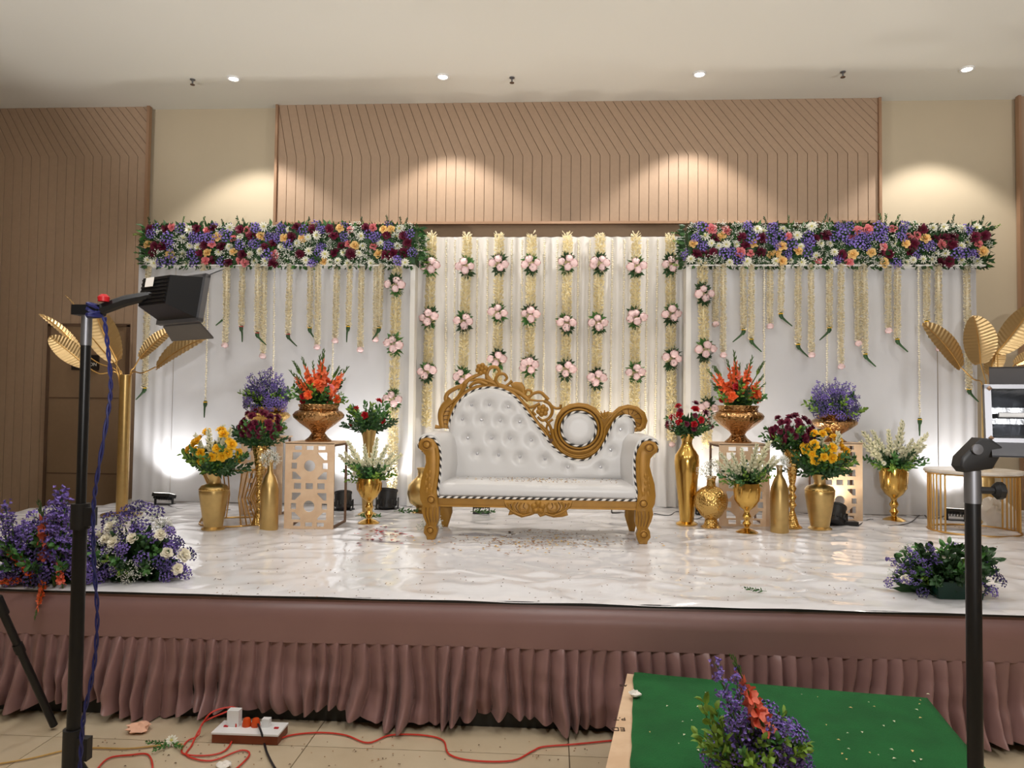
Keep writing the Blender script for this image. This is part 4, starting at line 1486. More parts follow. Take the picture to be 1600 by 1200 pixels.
# --- urns on lattice pedestals
def pedestal(label, px, py, wpx, hpx, kd=1.0):
    p = pz(px, py)
    s = sc_at(p)
    W, H = wpx / s, hpx / s
    D = W * kd
    t = thing('lattice_pedestal', label, 'pedestal', (p.x, p.y + D / 2, STAGE))
    cx, cz = p.x, STAGE + .006

    def sq(x, z, a, b):
        return [(x - a, z - b), (x + a, z - b), (x + a, z + b), (x - a, z + b)]
    hl = []
    for uz in (.265, .735):
        zc = uz * H
        hl.append([(.115 * W * cos(a), zc + .115 * W * sin(a)) for a in [2 * pi * k / 20 for k in range(20)]])
        for sx in (-1, 1):
            hl.append(sq(sx * .315 * W, zc, .055 * W, .06 * W))
            for sz in (-1, 1):
                x0_, x1_ = sx * .17 * W, sx * .355 * W
                z0_, z1_ = zc + sz * .12 * W, zc + sz * .27 * W
                hl.append([(x0_, z1_), (x1_, z1_), (x1_, z0_), (sx * .29 * W, z0_), (sx * .17 * W, zc + sz * .235 * W)])
    for uz in (.5, .945, .055):
        for sx in (-.24, 0, .24):
            hl.append(sq(sx * W, uz * H, .075 * W, .06 * W if uz == .5 else .04 * W))
    fr_ = pierced(sq(0, H / 2, W / 2, H / 2), hl, -.006, .006)
    me = fr_.mesh('lattice_panel', [M_PLY], smooth=False)
    for k, (dx, dy, a) in enumerate(((0, 0, 0),)):
        inst('lattice_panel', me, t, Matrix.Translation((cx + dx, p.y + dy, cz)) @ Matrix.Rotation(a, 4, 'Z') @ Matrix.Diagonal((kd if a else 1, 1, 1, 1)))
    MB().box((cx, p.y + D / 2, cz + H), (W + .012, D + .012, .012)).build('pedestal_top', [M_PLY], t, smooth=False)
    for sx in (-1, 1):
        for sy in (0, 1):
            MB().box((cx + sx * (W / 2 - .012), p.y + sy * D - (sy * 2 - 1) * .018, cz + H / 2), (.016, .016, H - .012)).build('corner_batten', [M_PLYD], t, smooth=False)
        for zz in (.012, H - .016):
            MB().box((cx + sx * (W / 2 - .012), p.y + D / 2, cz + zz), (.016, D - .04, .018)).build('side_rail', [M_PLYD], t, smooth=False)
    return t, Vector((cx, p.y + D / 2, cz + H + .006)), s


def urn(label, top, s, wpx, hpx, m):
    """wide hammered bowl on a foot"""
    W, H = wpx / s / 2, hpx / s
    t = thing('bowl_urn', label, 'urn', top)
    pr = [(.5, 0), (.52, .03), (.36, .12), (.26, .22), (.34, .3), (.7, .48), (.97, .64), (1.0, .72), (.9, .8), (.74, .85), (.74, .9), (.8, .98), (.78, 1.0), (.68, .98), (.66, .85)]
    MB().lathe([(r * W, z * H + .001) for (r, z) in pr], 36, c=tuple(top)).build('bowl', [m], t, angle=60)
    MB().lathe([(.755 * W, .855 * H), (.77 * W, .87 * H), (.755 * W, .885 * H)], 36, cap=False, c=tuple(top)).build('rim_band', [M_COPPER], t)
    return t, top + Vector((0, 0, H)), W


def glad_bouquet(label, mouth, s, seed, mirror=1):
    r = random.Random(seed)
    R = 33 / s
    sp = []
    for k in range(13):
        dx = -1.0 + 2.0 * k / 12 + r.uniform(-.08, .08)
        me = F_GLO if k % 3 else (F_GLG if k % 2 else F_GLC)
        sp.append(('gladiolus', me, (88 - 16 * abs(dx) + r.uniform(-14, 10)) / s, dx * .95, 1.0))
    bouquet('gladiolus_bouquet', label, mouth + Vector((0, 0, R * .45)), (R, R * .85), [('rose', F_RED, .03, 2), ('gladiolus_floret', m_carn('floret_orange', P_ORANGE), .042, 7), ('rose', F_PINK, .03, 1)],
            [SPRA + (48 / s, 8, 1.25), SPRB + (46 / s, 6, 1.0), SPRC + (44 / s, 7, 1.45)], seed, mouth - Vector((0, 0, .02)), sp)


def statice_bouquet(label, mouth, s, seed):
    R = 33 / s
    r = random.Random(seed)
    sp = [('statice_spike', F_SPK, (62 - 14 * abs(-1.15 + 2.3 * k / 20) + r.uniform(-9, 7)) / s, -1.15 + 2.3 * k / 20, 1.0) for k in range(21)]
    bouquet('statice_bouquet', label, mouth + Vector((0, 0, R * .2)), (R * .98, R * .95), [('statice', F_STD[0], .045, 12), ('statice', F_STD[1], .042, 10), ('statice', F_STA[0], .04, 8)],
            [SPRC + (44 / s, 12, 1.5), SPRB + (40 / s, 8, 1.2)], seed, mouth - Vector((0, 0, .02)), sp)


t, top, s = pedestal('birch lattice pedestal under the bronze urn of orange gladioli by the wall sign side', 482, 828, 78, 134)
u, mouth, W = urn('hammered bronze bowl urn holding orange gladioli on the sign side', top, s, 82, 60, M_COPPER)
glad_bouquet('orange gladiolus bouquet in the bronze urn beside the purple bouquet', mouth, s, 31)
t, top, s = pedestal('birch lattice pedestal under the bronze urn of orange gladioli by the bulb vase', 1163, 824, 78, 128)
u, mouth, W = urn('hammered bronze bowl urn holding orange gladioli near the tall red rose vase', top, s, 82, 60, M_COPPER)
glad_bouquet('orange gladiolus bouquet in the bronze urn near the tall red rose vase', mouth, s, 32)
t, top, s = pedestal('birch lattice pedestal hidden behind the trumpet vase and bottle vase', 407, 806, 66, 122, .6)
u, mouth, W = urn('hammered gold bowl urn behind the maroon flowers', top, s, 70, 46, M_GOLDH)
statice_bouquet('purple statice bouquet behind the maroon flowers by the wall sign side', mouth, s, 33)
t, top, s = pedestal('birch lattice pedestal with black spotlight at its foot', 1312, 816, 70, 122, .6)
u, mouth, W = urn('hammered bronze bowl urn holding purple statice above the yellow roses', top, s, 70, 44, M_COPPER)
statice_bouquet('purple statice bouquet above the yellow roses near the marble table', mouth, s, 34)

# --- vases with bouquets
SHO = lambda y0, y1: [(20, y0), (20.5, y0 - 3), (17, y0 - 6)]
# yellow rose jars
for (px, py, ytop, hw, lab1, lab2, seed) in ((333, 828, 740, 22, 'gold shouldered jar of yellow roses in front of the wire table', 'yellow rose bouquet in front of the wire table', 41),
                                             (1281, 828, 742, 22, 'gold shouldered jar of yellow roses beside the lattice pedestal', 'yellow rose bouquet beside the lattice pedestal', 42)):
    h = py - ytop
    t, p, s = vase('shouldered_jar', lab1, px, py, [(17, py), (18, py - 2), (14, py - 5), (17, py - 22), (hw, py - h * .62), (hw + .5, py - h * .72), (hw - 3, py - h * .78), (9, py - h * .82), (8.5, py - h * .88), (12, ytop + 1), (12.5, ytop), (10.5, ytop + 1), (8, ytop + 9)], M_GOLDM)
    MB().lathe([(hw * 1.02 / s, h * .7 / s), (hw * 1.04 / s, h * .715 / s), (hw * 1.0 / s, h * .73 / s)], 32, cap=False, c=(p.x, p.y, STAGE + .004)).build('shoulder_band', [M_GOLDH], t)
    m_ = top_of(p, s, px, py, px, ytop)
    bouquet('rose_bouquet', lab2, m_ + Vector((0, 0, 34 / s)), (38 / s, 36 / s), [('rose', F_YEL, .038, 22)], [SPRA + (58 / s, 13, 1.2), SPRB + (52 / s, 12, 1.5), SPRC + (54 / s, 8, 1.1), ('tuberose', F_TUB, 78 / s, 4, .6)], seed, m_ - Vector((0, 0, .02)))
# trumpet vases with maroon flowers
for (px, py, ytop, lab1, lab2, seed) in ((404, 822, 697, 'gold trumpet vase of maroon flowers behind the gold bottle', 'maroon flower bouquet below the purple bouquet by the wall sign side', 43), (1238, 826, 703, 'gold trumpet vase of maroon flowers between gold bottle and jar', 'maroon flower bouquet between gold bottle and yellow roses', 44)):
    h = py - ytop
    pr = [(14, py), (15, py - 2), (10, py - 6), (4, py - 26), (3, py - 30), (6.5, py - 36), (3.5, py - 42), (6.5, py - 49), (3.5, py - 55), (6.5, py - 62), (3.5, py - 68), (5, py - 72), (9, ytop + 22), (13, ytop + 1), (13, ytop), (11, ytop + 2), (4, py - 68)]
    t, p, s = vase('trumpet_vase', lab1, px, py, pr, M_GOLDH)
    m_ = top_of(p, s, px, py, px, ytop)
    bouquet('maroon_bouquet', lab2, m_ + Vector((0, 0, 26 / s)), (33 / s, 30 / s), [('carnation', F_MAR, .031, 34)], [SPRB + (46 / s, 12, 1.4), SPRA + (50 / s, 10, 1.1), SPRC + (44 / s, 5, 1.2), ('gypsophila', F_GYP[1], 14 / s, 0, 1)], seed, m_ - Vector((0, 0, .02)))
# gold bottles with gypsophila
for (px, py, ytop, lab1, lab2, seed) in ((420, 829, 720, 'tall gold bottle vase standing beside the orange urn pedestal', 'tuft of white gypsophila in the gold bottle by the wire table side', 45), (1218, 833, 728, 'tall gold bottle vase standing between goblet and trumpet vase', 'tuft of white gypsophila in the gold bottle beside the goblet', 46)):
    pr = [(13.5, py), (14, py - 1), (14, py - 62), (13, py - 70), (9, py - 82), (4.5, py - 90), (4, ytop + 6), (6, ytop), (4, ytop + 1), (3, ytop + 8)]
    t, p, s = vase('bottle_vase', lab1, px, py, pr, M_GOLDM)
    m_ = top_of(p, s, px, py, px, ytop)
    b = bouquet('gypsophila_tuft', lab2, m_ + Vector((0, 0, 4 / s)), (9 / s, 8 / s), [('gypsophila', F_GYP[0], .05, 7)], [], seed, m_ - Vector((0, 0, .02)), fill=False)
# goblets with tuberose
for (px, py, ytop, hw, lab1, lab2, seed, sc_) in ((576, 819, 748, 19, 'small gold goblet of tuberoses in front of the red rose trumpet vase', 'tuberose bouquet in the goblet beside the sofa arm', 47, 1.0), (1167, 834, 756, 20, 'gold goblet of tuberoses standing before the lattice pedestal', 'tuberose bouquet in the goblet before the lattice pedestal', 48, 1.05),
                                               (1397, 815, 732, 20, 'gold goblet of tuberoses standing alone near the marble table', 'tuberose bouquet in the goblet near the marble table', 49, 1.0)):
    pr = [(16, py), (17, py - 2), (12, py - 5), (4, py - 8), (4, py - 10), (7, py - 15), (4, py - 20), (7, py - 26), (4, py - 32), (5, py - 36), (13, py - 42), (hw - 1, py - 52), (hw, ytop + 8), (hw - 1, ytop + 1), (hw - 1, ytop), (hw - 2.5, ytop + 2), (hw - 4, py - 50), (4, py - 40)]
    t, p, s = vase('goblet_vase', lab1, px, py, pr, M_GOLD)
    for k in range(10):
        a = 2 * pi * k / 10
        q0, q1 = Vector((cos(a) * 12 / s, sin(a) * 12 / s, 43 / s)), Vector((cos(a + .3) * (hw + .2) / s, sin(a + .3) * (hw + .2) / s, (py - ytop - 6) / s))
        MB().tube([p + q0, p + (q0 + q1) / 2 + Vector((cos(a + .15), sin(a + .15), 0)) * 3.2 / s, p + q1], .004, 6).build('flute', [M_GOLD], t)
    m_ = top_of(p, s, px, py, px, ytop)
    sp = [('tuberose', F_TUB, (72 + RND.uniform(-14, 10)) * sc_ / s, -1.15 + 2.3 * k / 7, 1.0) for k in range(8)]
    bouquet('tuberose_bouquet', lab2, m_ + Vector((0, 0, 12 / s)), (26 / s, 22 / s), [('chrysanthemum', F_MUM, .03, 2)], [SPRA + (44 / s, 9, 1.4), SPRB + (42 / s, 7, 1.1), SPRC + (40 / s, 6, 1.5)], seed, m_ - Vector((0, 0, .03)), sp)
# tall vases with red roses
t, p, s = vase('tall_vase', 'tall polished gold vase of red roses beside the sofa', 1073, 821, [(16, 821), (17, 818), (11, 815), (11, 811), (18, 740), (19.5, 722), (18, 712), (10, 700), (8, 694), (8, 690), (11, 682), (12, 679), (10, 680), (7, 688)], M_GOLD)
m_ = top_of(p, s, 1073, 821, 1073, 680)
bouquet('rose_bouquet', 'red rose bouquet in the tall polished gold vase', m_ + Vector((0, 0, 20 / s)), (36 / s, 30 / s), [('rose', F_RED, .032, 10), ('carnation', F_MAR, .03, 8), ('gypsophila', F_GYP[1], .05, 6)], [SPRA + (42 / s, 14, 1.2), SPRB + (40 / s, 14, 1.4)], 50, m_ - Vector((0, 0, .02)))
t, p, s = vase('trumpet_vase', 'tall gold trumpet vase of red roses behind the tuberose goblet', 574, 806, [(14, 806), (15, 804), (8, 800), (9, 780), (11, 745), (7, 720), (6, 712), (9, 690), (12, 672), (10, 673), (5, 700)], M_GOLDM)
m_ = top_of(p, s, 574, 806, 574, 673)
bouquet('rose_bouquet', 'red rose bouquet above the tuberose goblet beside the sofa', m_ + Vector((0, 0, 20 / s)), (26 / s, 30 / s), [('rose', F_RED, .034, 5)], [SPRA + (48 / s, 14, 1.0), SPRB + (44 / s, 14, 1.3), SPRC + (46 / s, 5, .8)], 51, m_ - Vector((0, 0, .02)))
# bulb vases
t, p, s = vase('bulb_vase', 'round gold bulb vase on a foot beside the tall red rose vase', 1111, 826, [(15, 826), (16, 824), (11, 820), (9, 812), (16, 806), (24, 794), (26, 782), (24, 772), (15, 764), (7, 760), (6.5, 754), (7, 749), (9, 745), (7, 746), (5, 754)], M_GOLDH)
m_ = top_of(p, s, 1111, 826, 1111, 746)
bouquet('gypsophila_tuft', 'puff of white gypsophila in the round bulb vase', m_ + Vector((0, 0, 8 / s)), (14 / s, 12 / s), [('gypsophila', F_GYP[0], .06, 9)], [], 52, m_ - Vector((0, 0, .02)), fill=False)
t, p, s = vase('bulb_vase', 'round gold bulb vase half hidden behind the sofa arm', 658, 803, [(14, 803), (15, 801), (8, 797), (8, 793), (18, 786), (22, 772), (20, 758), (10, 748), (6, 744), (6, 736), (8, 732), (6, 733)], M_GOLDM)
p2 = pz(668, 832)
bouquet('gypsophila_tuft', 'puff of white gypsophila on the floor under the sofa arm', p2 + Vector((0, .12, .03)), (.06, .05), [('gypsophila', F_GYP[0], .06, 6)], [], 53, p2 + Vector((0, .12, .006)), fill=False)

# --- wire side table
p = pz(347, 824)
s = sc_at(p)
c0 = Vector((p.x, p.y + .2, STAGE + .006))
R, H = 51 / s, 88 / s
t = thing('wire_table', 'gold wire hourglass side table with round top behind the yellow rose jar', 'side table', c0)
for nm, z, rr in (('top_ring', H, R), ('base_ring', .006, R)):
    MB().tube([c0 + Vector((rr * cos(a), rr * sin(a), z)) for a in [2 * pi * k / 40 for k in range(41)]], .007, 8, cap=False).build(nm, [M_ROD], t)
MB().lathe([(R * .98, H + .004), (R * .98, H + .012)], 40, c=tuple(c0)).build('glass_top', [M_MARBLE], t)
for k in range(18):
    a = (k % 9 - 4) * .17 + (pi if k > 8 else 0) - .25
    MB().tube([c0 + Vector((R * cos(a), R * sin(a), H)), c0 + Vector((R * .6 * cos(a), R * .6 * sin(a), H * .48)), c0 + Vector((R * cos(a), R * sin(a), .006))], .0055, 6).build('rod', [M_ROD], t)

# --- marble table
p = pz(1521, 831)
s = sc_at(p)
c0 = Vector((p.x, p.y, STAGE + .006))
R, H = 64 / s, 91 / s
t = thing('marble_table', 'round white marble top side table with gold rods below', 'side table', c0)
MB().lathe([(R * 1.05, H), (R * 1.07, H + .012), (R * 1.05, H + .026)], 48, c=tuple(c0)).build('marble_top', [M_MARBLE], t)
MB().lathe([(R * 1.03, H - .012), (R * 1.03, H)], 48, c=tuple(c0)).build('top_band', [M_ROD], t)
MB().tube([c0 + Vector((R * cos(a), R * sin(a) * .95, .006)) for a in [2 * pi * k / 48 for k in range(49)]], .008, 8, cap=False).build('base_ring', [M_ROD], t)
for cen, cnt in ((pi, 8), (0, 7)):
    for k in range(cnt):
        a = cen + (k - (cnt - 1) / 2) * .13
        MB().tube([c0 + Vector((R * .97 * cos(a), R * .92 * sin(a), .006)), c0 + Vector((R * .97 * cos(a), R * .92 * sin(a), H - .01))], .0075, 8).build('rod', [M_ROD], t)

# --- gold leaf trees
def leaf_tree(label, px, py, ytop, leaves):
    p = pz(px, py)
    s = sc_at(p)
    t = thing('gold_leaf_tree', label, 'decor tree', (p.x, p.y, STAGE))
    H = (py - ytop) / s
    MB().lathe([(.16, .004), (.16, .018), (.15, .022)], 36, c=(p.x, p.y, STAGE)).build('base_plate', [M_GOLDM], t)
    MB().lathe([(.046, .02), (.046, H), (.04, H + .004), (.038, H - .05)], 24, c=(p.x, p.y, STAGE)).build('trunk', [M_GOLDM], t, angle=50)
    for (tip, base, wpx, face, dpt) in leaves:
        T = pw(tip[0], tip[1], p.y + dpt)
        B = pw(base[0], base[1], p.y + dpt * .55)
        ax = T - B
        L = ax.length
        ax.normalize()
        nrm = Vector(face)
        nrm = (nrm - ax * nrm.dot(ax)).normalized()
        sd = ax.cross(nrm)
        mb = MB()
        NU, NV = 72, 10
        wd = wpx / s / 2 * 1.2
        for i in range(NU + 1):
            u = i / NU
            wv = wd * (sin(pi * min(1, u * .96 + .04)) ** .5)
            for j in range(NV + 1):
                v = j / NV * 2 - 1
                rip = .0035 * sin(u * 95 - abs(v) * 7) * min(1, abs(v) * 3)
                q = B + ax * (L * u) + sd * (wv * v) + nrm * (.25 * wv * abs(v) - .12 * L * (u - .5) ** 2 * 2 + rip - .03)
                mb.v.append(q)
        for i in range(NU):
            for j in range(NV):
                a = i * (NV + 1) + j
                mb.f.append((a, a + 1, a + NV + 2, a + NV + 1))
                mb.m.append(0)
        lf = mb.build('leaf', [M_LEAFG], t, angle=180)
        MB().tube([B + ax * (L * u) + nrm * (-.12 * L * (u - .5) ** 2 * 2 - .026) for u in [k / 8 for k in range(9)]], [.006 - .0005 * k for k in range(9)], 6).build('midrib', [M_ROD], lf)
        S0 = Vector((p.x, p.y, STAGE + H - .1)) + (B - Vector((p.x, p.y, B.z))).normalized() * .042
        MB().tube(smooth_path([S0, S0 + Vector((0, 0, .1)) + (B - S0) * .12, S0.lerp(B, .6), B - nrm * .05], 5), .0055, 6).build('stalk', [M_ROD], t)
    return t


leaf_tree('gold leaf tree with round trunk standing in front of the wall sign', 190, 806, 586,
          [((66, 483), (132, 543), 16, (.6, -.3, .8), -.12), ((76, 523), (134, 570), 27, (-.2, -.8, .6), -.2), ((111, 456), (150, 520), 8, (.9, .1, .2), .15), ((143, 482), (178, 562), 40, (.1, -1, .2), .1),
           ((268, 508), (213, 556), 22, (.3, -.9, .7), .18), ((316, 520), (236, 568), 36, (.1, -.85, .8), -.15)])
leaf_tree('gold leaf tree with round trunk standing behind the marble table', 1545, 817, 603,
          [((1450, 502), (1510, 573), 32, (.1, -1, .35), -.12), ((1526, 494), (1537, 570), 41, (-.15, -1, .1), -.2), ((1618, 478), (1563, 550), 36, (.1, -1, .3), -.1), ((1562, 530), (1549, 584), 26, (0, -1, .6), .12),
           ((1640, 545), (1588, 563), 22, (.1, -.7, .8), .1)])

# --- crumpled white bag by the table
p = pz(1583, 830)
mb = MB()
for i in range(13):
    for j in range(20):
        th, a = pi * i / 12 * .62, 2 * pi * j / 20
        rr = .13 * (1 + .35 * noise.noise((cos(a) * 2, sin(a) * 2, th * 2)))
        mb.v.append(Vector((p.x + .03 + rr * sin(th) * cos(a), p.y + .25 + rr * sin(th) * sin(a), STAGE + .008 + max(0, rr * 1.25 * (cos(th) + .36)))))
for i in range(12):
    for j in range(20):
        mb.f.append((i * 20 + j, i * 20 + (j + 1) % 20, (i + 1) * 20 + (j + 1) % 20, (i + 1) * 20 + j))
        mb.m.append(0)
tag(mb.build('plastic_bag', [M_PAPER], None, angle=40), 'crumpled white plastic bag on the stage beside the marble table', 'bag')

# ================================================================== STAGE SPOTLIGHTS
def par_can(label, px, py, aim, power, col, size=.075, kind='can', sz=115):
    p = pz(px, py)
    t = thing('stage_spotlight', label, 'spotlight', (p.x, p.y, STAGE))
    d = (Vector(aim) - Vector((p.x, p.y, STAGE + .1))).normalized()
    c = Vector((p.x, p.y, STAGE + .016 + size * 1.1))
    if kind == 'can':
        M = dirM(c, d)
        MB().lathe([(size * .5, -size * 1.3), (size * .85, -size * 1.1), (size, -size * .3), (size, size * .7), (size * 1.06, size * .75), (size * 1.06, size * .95), (size * .9, size * .95), (size * .86, size * .5)], 28, 0, M, cap=True).build('can', [M_BLKPL], t)
        hs = MB()
        for k in range(16):
            a = 2 * pi * k / 16
            hs.box((cos(a) * size * 1.0, sin(a) * size * 1.0, -size * .5), (.012, .012, size * .5), 0, M)
        hs.build('cooling_fins', [M_BLKPL], t, smooth=False)
        MB().lathe([(.001, size * .6), (size * .84, size * .6)], 24, 0, M, cap=False).build('lens', [M_LENS], t)
    else:
        M = dirM(c, d)
        MB().box((0, 0, 0), (size * 2.6, size * 1.5, size * .45), 0, M).build('housing', [M_BLKPL], t, smooth=False)
        fn = MB()
        for k in range(7):
            fn.box(((k - 3) * size * .35, 0, -size * .36), (.008, size * 1.3, size * .3), 0, M)
        fn.build('cooling_fins', [M_BLKPL], t, smooth=False)
        MB().box((0, 0, size * .235), (size * 2.3, size * 1.2, .006), 0, M).build('lens', [M_LENS], t, smooth=False)
    yk = MB()
    yk.box((p.x, p.y, STAGE + .012), (size * 2.4, size * 1.6, .012))
    for sx in (-1, 1):
        yk.box((p.x + sx * size * 1.18, p.y, STAGE + .014 + size * .6), (.008, .03, size * 1.2))
    yk.build('yoke', [M_BLKMET], t, smooth=False)
    light('spotlight_beam', 'SPOT', c + d * (size * 1.15), c + d * 3, power, col, spot_size=radians(sz), spot_blend=.8, shadow_soft_size=.05)
    return t


WHT = (1.0, .98, .95)
WRM = (1.0, .9, .74)


def up(px, py):
    return pw(px, py, YP)


par_can('black LED floodlight on the stage near the gold leaf tree by the sign', 256, 790, up(285, 640), 26, WHT, .07, 'flat')
par_can('black stage spotlight between the orange urn pedestal and tuberose goblet', 536, 798, up(535, 620), 26, WHT, .075)
par_can('black stage spotlight beside the small goblet near the sofa arm', 605, 797, up(618, 640), 22, WHT, .085)
par_can('black floodlight behind the sofa on its curling arm side', 752, 803, up(740, 560), 24, WRM, .06, 'flat')
par_can('black floodlight behind the sofa on its medallion side', 968, 804, up(960, 560), 24, WRM, .06, 'flat')
par_can('black stage spotlight behind the tall red rose vase', 1100, 806, up(1098, 620), 20, WRM, .06)
par_can('black stage spotlight behind the goblet and lattice pedestal', 1215, 806, up(1220, 640), 26, WHT, .07)
par_can('black stage spotlight in front of the lattice pedestal by the yellow jar', 1306, 822, up(1330, 600), 8, WRM, .075)
par_can('black LED floodlight under the round marble table', 1494, 815, up(1490, 640), 26, WHT, .065, 'flat')
# controller box by the pedestal
p = pz(1330, 824)
t = thing('dimmer_box', 'small flat black control box beside the lattice pedestal', 'control box', (p.x, p.y, STAGE))
MB().box((p.x, p.y + .06, STAGE + .025), (.13, .1, .035)).build('box_body', [M_BLKPL], t, smooth=False)
MB().box((p.x, p.y + .06, STAGE + .044), (.08, .06, .004)).build('display', [M_SILV], t, smooth=False)


def wire(name, label, pts, r, m, z=None, grp=None, k=6):
    P = [pz(a, b, z) if not isinstance(a, Vector) else a for (a, b) in pts] if z is not None else [Vector(q) for q in pts]
    o = MB().tube(smooth_path([v + Vector((0, 0, r)) for v in P], k), r, 6).build(name, [m])
    return tag(o, label, 'cable', grp)


wire('power_cable', 'thin dark cable running from the goblet to the marble table on the stage', [(1335, 826), (1360, 812), (1385, 822), (1420, 818), (1440, 804), (1455, 812), (1480, 806)], .004, M_BLKW, STAGE + .008)
wire('power_cable', 'thin dark cable from the floodlight to the wire table', [(262, 790), (280, 796), (300, 793), (330, 799), (360, 797)], .004, M_BLKW, STAGE + .008)
wire('power_cable', 'thin dark cable curling behind the tall red rose vase', [(1022, 803), (1045, 806), (1060, 800), (1085, 812), (1105, 803)], .004, M_BLKW, STAGE + .008)

# ================================================================== LIGHT STANDS
def flood_head(t, c, d, W, H, D, flaps=True, lab=False):
    """halogen flood: black finned housing behind, silver frame and reflector in front (local +Z = beam, +Y = up)"""
    d = Vector(d).normalized()
    q = Matrix((Vector((0, 0, 1)).cross(d).normalized(), d.cross(Vector((0, 0, 1)).cross(d)).normalized(), d)).transposed().to_4x4()
    M = Matrix.Translation(c) @ q
    hs = MB()
    a, b = (W * .5, H * .5), (W * .36, H * .34)
    vs = [(sx * a[0], sy * a[1], 0) for (sx, sy) in ((-1, -1), (1, -1), (1, 1), (-1, 1))] + [(sx * b[0], sy * b[1], -D) for (sx, sy) in ((-1, -1), (1, -1), (1, 1), (-1, 1))]
    hs.add(vs, [(4, 7, 6, 5), (0, 4, 5, 1), (1, 5, 6, 2), (2, 6, 7, 3), (3, 7, 4, 0)], 0, M)
    hs.build('housing', [M_BLKMET], t, smooth=False)
    fn = MB()
    for k in range(7):
        yy = (k - 3) / 3 * H * .3
        fn.box((0, yy * .9, -D - .002), (W * .66, .004, .006), 0, M)
    fn.build('cooling_fins', [M_BLKMET], t, smooth=False)
    fm = MB()
    for sx in (-1, 1):
        fm.box((sx * W * .52, 0, .006), (W * .08, H * 1.14, .016), 0, M)
    for sy in (-1, 1):
        fm.box((0, sy * H * .54, .006), (W * 1.12, H * .09, .016), 0, M)
    fm.build('front_frame', [M_SILV], t, smooth=False)
    rf = MB()
    rf.add([(-a[0], -a[1], .002), (a[0], -a[1], .002), (a[0], a[1], .002), (-a[0], a[1], .002), (-b[0], -b[1] * .5, -D * .7), (b[0], -b[1] * .5, -D * .7), (b[0], b[1] * .5, -D * .7), (-b[0], b[1] * .5, -D * .7)],
           [(4, 5, 6, 7), (0, 1, 5, 4), (1, 2, 6, 5), (2, 3, 7, 6), (3, 0, 4, 7)], 0, M)
    rf.build('reflector', [M_REFL], t, smooth=False)
    tb = MB().tube([M @ Vector((-W * .33, 0, -D * .35)), M @ Vector((W * .33, 0, -D * .35))], .006, 8)
    tb.build('halogen_tube', [M_WPLAST], t)
    if flaps:
        for sy in (-1, 1):
            f_ = MB().add([(-W * .5, sy * H * .58, .014), (W * .5, sy * H * .58, .014), (W * .56, sy * H * .86, .014 + H * .36), (-W * .56, sy * H * .86, .014 + H * .36)], [(0, 1, 2, 3)], 0, M)
            f_.add([tuple(v) for v in [(-W * .5, sy * H * .58 + sy * .003, .014), (W * .5, sy * H * .58 + sy * .003, .014), (W * .56, sy * H * .86 + sy * .003, .014 + H * .36), (-W * .56, sy * H * .86 + sy * .003, .014 + H * .36)]], [(3, 2, 1, 0)], 0, M)
            f_.build('barn_door', [M_SILV], t, smooth=False)
    for sx in (-1, 1):
        for sy in (-1, 1):
            octa_ = MB()
            octa(octa_, (sx * W * .5, sy * H * .5, .016), .006)
            octa_.v = [M @ v for v in octa_.v]
            octa_.build('screw', [M_TRIM], t)
    if lab:
        MB().box((W * .05, H * .18, -D - .0125), (W * .2, H * .22, .002), 0, M).build('rating_label', [M_PAPER], t, smooth=False)
    return M


# stand by the sign side
p0 = Vector((pw(126, 800, 1.99).x, 1.99, 0))
ls = thing('light_stand', 'black tripod light stand with a floodlight seen from behind', 'light stand', p0)
zt = pw(138, 492, 1.99).z
zc = pw(128, 795, 1.99).z
zj = pw(138, 540, 1.99).z
zh = pw(120, 1150, 1.99).z
X = p0.x
MB().tube([(X, 1.99, .1), (X, 1.99, zc)], .0185, 16).build('lower_pole', [M_BLKMET], ls)
MB().tube([(X, 1.99, zc), (X, 1.99, zj)], .0135, 16).build('upper_pole', [M_BLKMET], ls)
MB().tube([(X, 1.99, zj), (X, 1.99, zt)], .0145, 16).build('spigot', [M_SILV], ls)
cl = MB()
cl.tube([(X, 1.99, zc - .055), (X, 1.99, zc + .015)], .025, 16)
cl.box((X + .032, 1.985, zc - .02), (.026, .022, .05))
cl.build('height_clamp', [M_BLKPL], ls)
hb = MB()
hb.tube([(X, 1.99, zh - .1), (X, 1.99, zh + .02)], .027, 16)
hb.box((X + .035, 1.985, zh - .03), (.03, .025, .06))
hb.build('tripod_hub', [M_BLKPL], ls)
for a in (-1.9, 0.2, 2.3):
    MB().tube([(X + .02 * cos(a), 1.99 + .02 * sin(a), zh - .08), (X + .36 * cos(a), 1.99 + .36 * sin(a), .012)], .011, 10).build('leg', [M_BLKMET], ls)
A = Vector((X, 1.99, zt))
# head bracket and floodlight
br = MB()
br.box((X + .008, 1.985, zt + .012), (.075, .04, .028))
arm_a, arm_b = Vector((X + .03, 1.985, zt + .01)), pw(243, 460, 2.0)
br.tube([arm_a, arm_a.lerp(arm_b, .5) + Vector((0, 0, .006)), arm_b], [.017, .016, .012], 8)
br.build('tilt_arm', [M_BLKMET], ls)
MB().lathe([(.014, 0), (.016, .012), (.008, .02)], 12, c=(X + .06, 1.97, zt + .035)).build('clamp_knob', [M_REDP], ls)
hc = pw(283, 468, 2.06)
flood_head(ls, hc, (.47, .88, -.16), .175, .12, .085, True, True)
cab = [(163, 496), (168, 540), (173, 600), (168, 650), (152, 745), (146, 800), (147, 880), (152, 960), (147, 1040), (131, 1120), (126, 1180), (122, 1260)]
bl = MB()
for ph in (0, pi):
    cp = smooth_path([pw(a, b, 1.955) for (a, b) in cab], 10)
    bl.tube([v + Vector((.0034 * cos(i * .8 + ph), .0034 * sin(i * .8 + ph), 0)) for i, v in enumerate(cp)], .0031, 6)
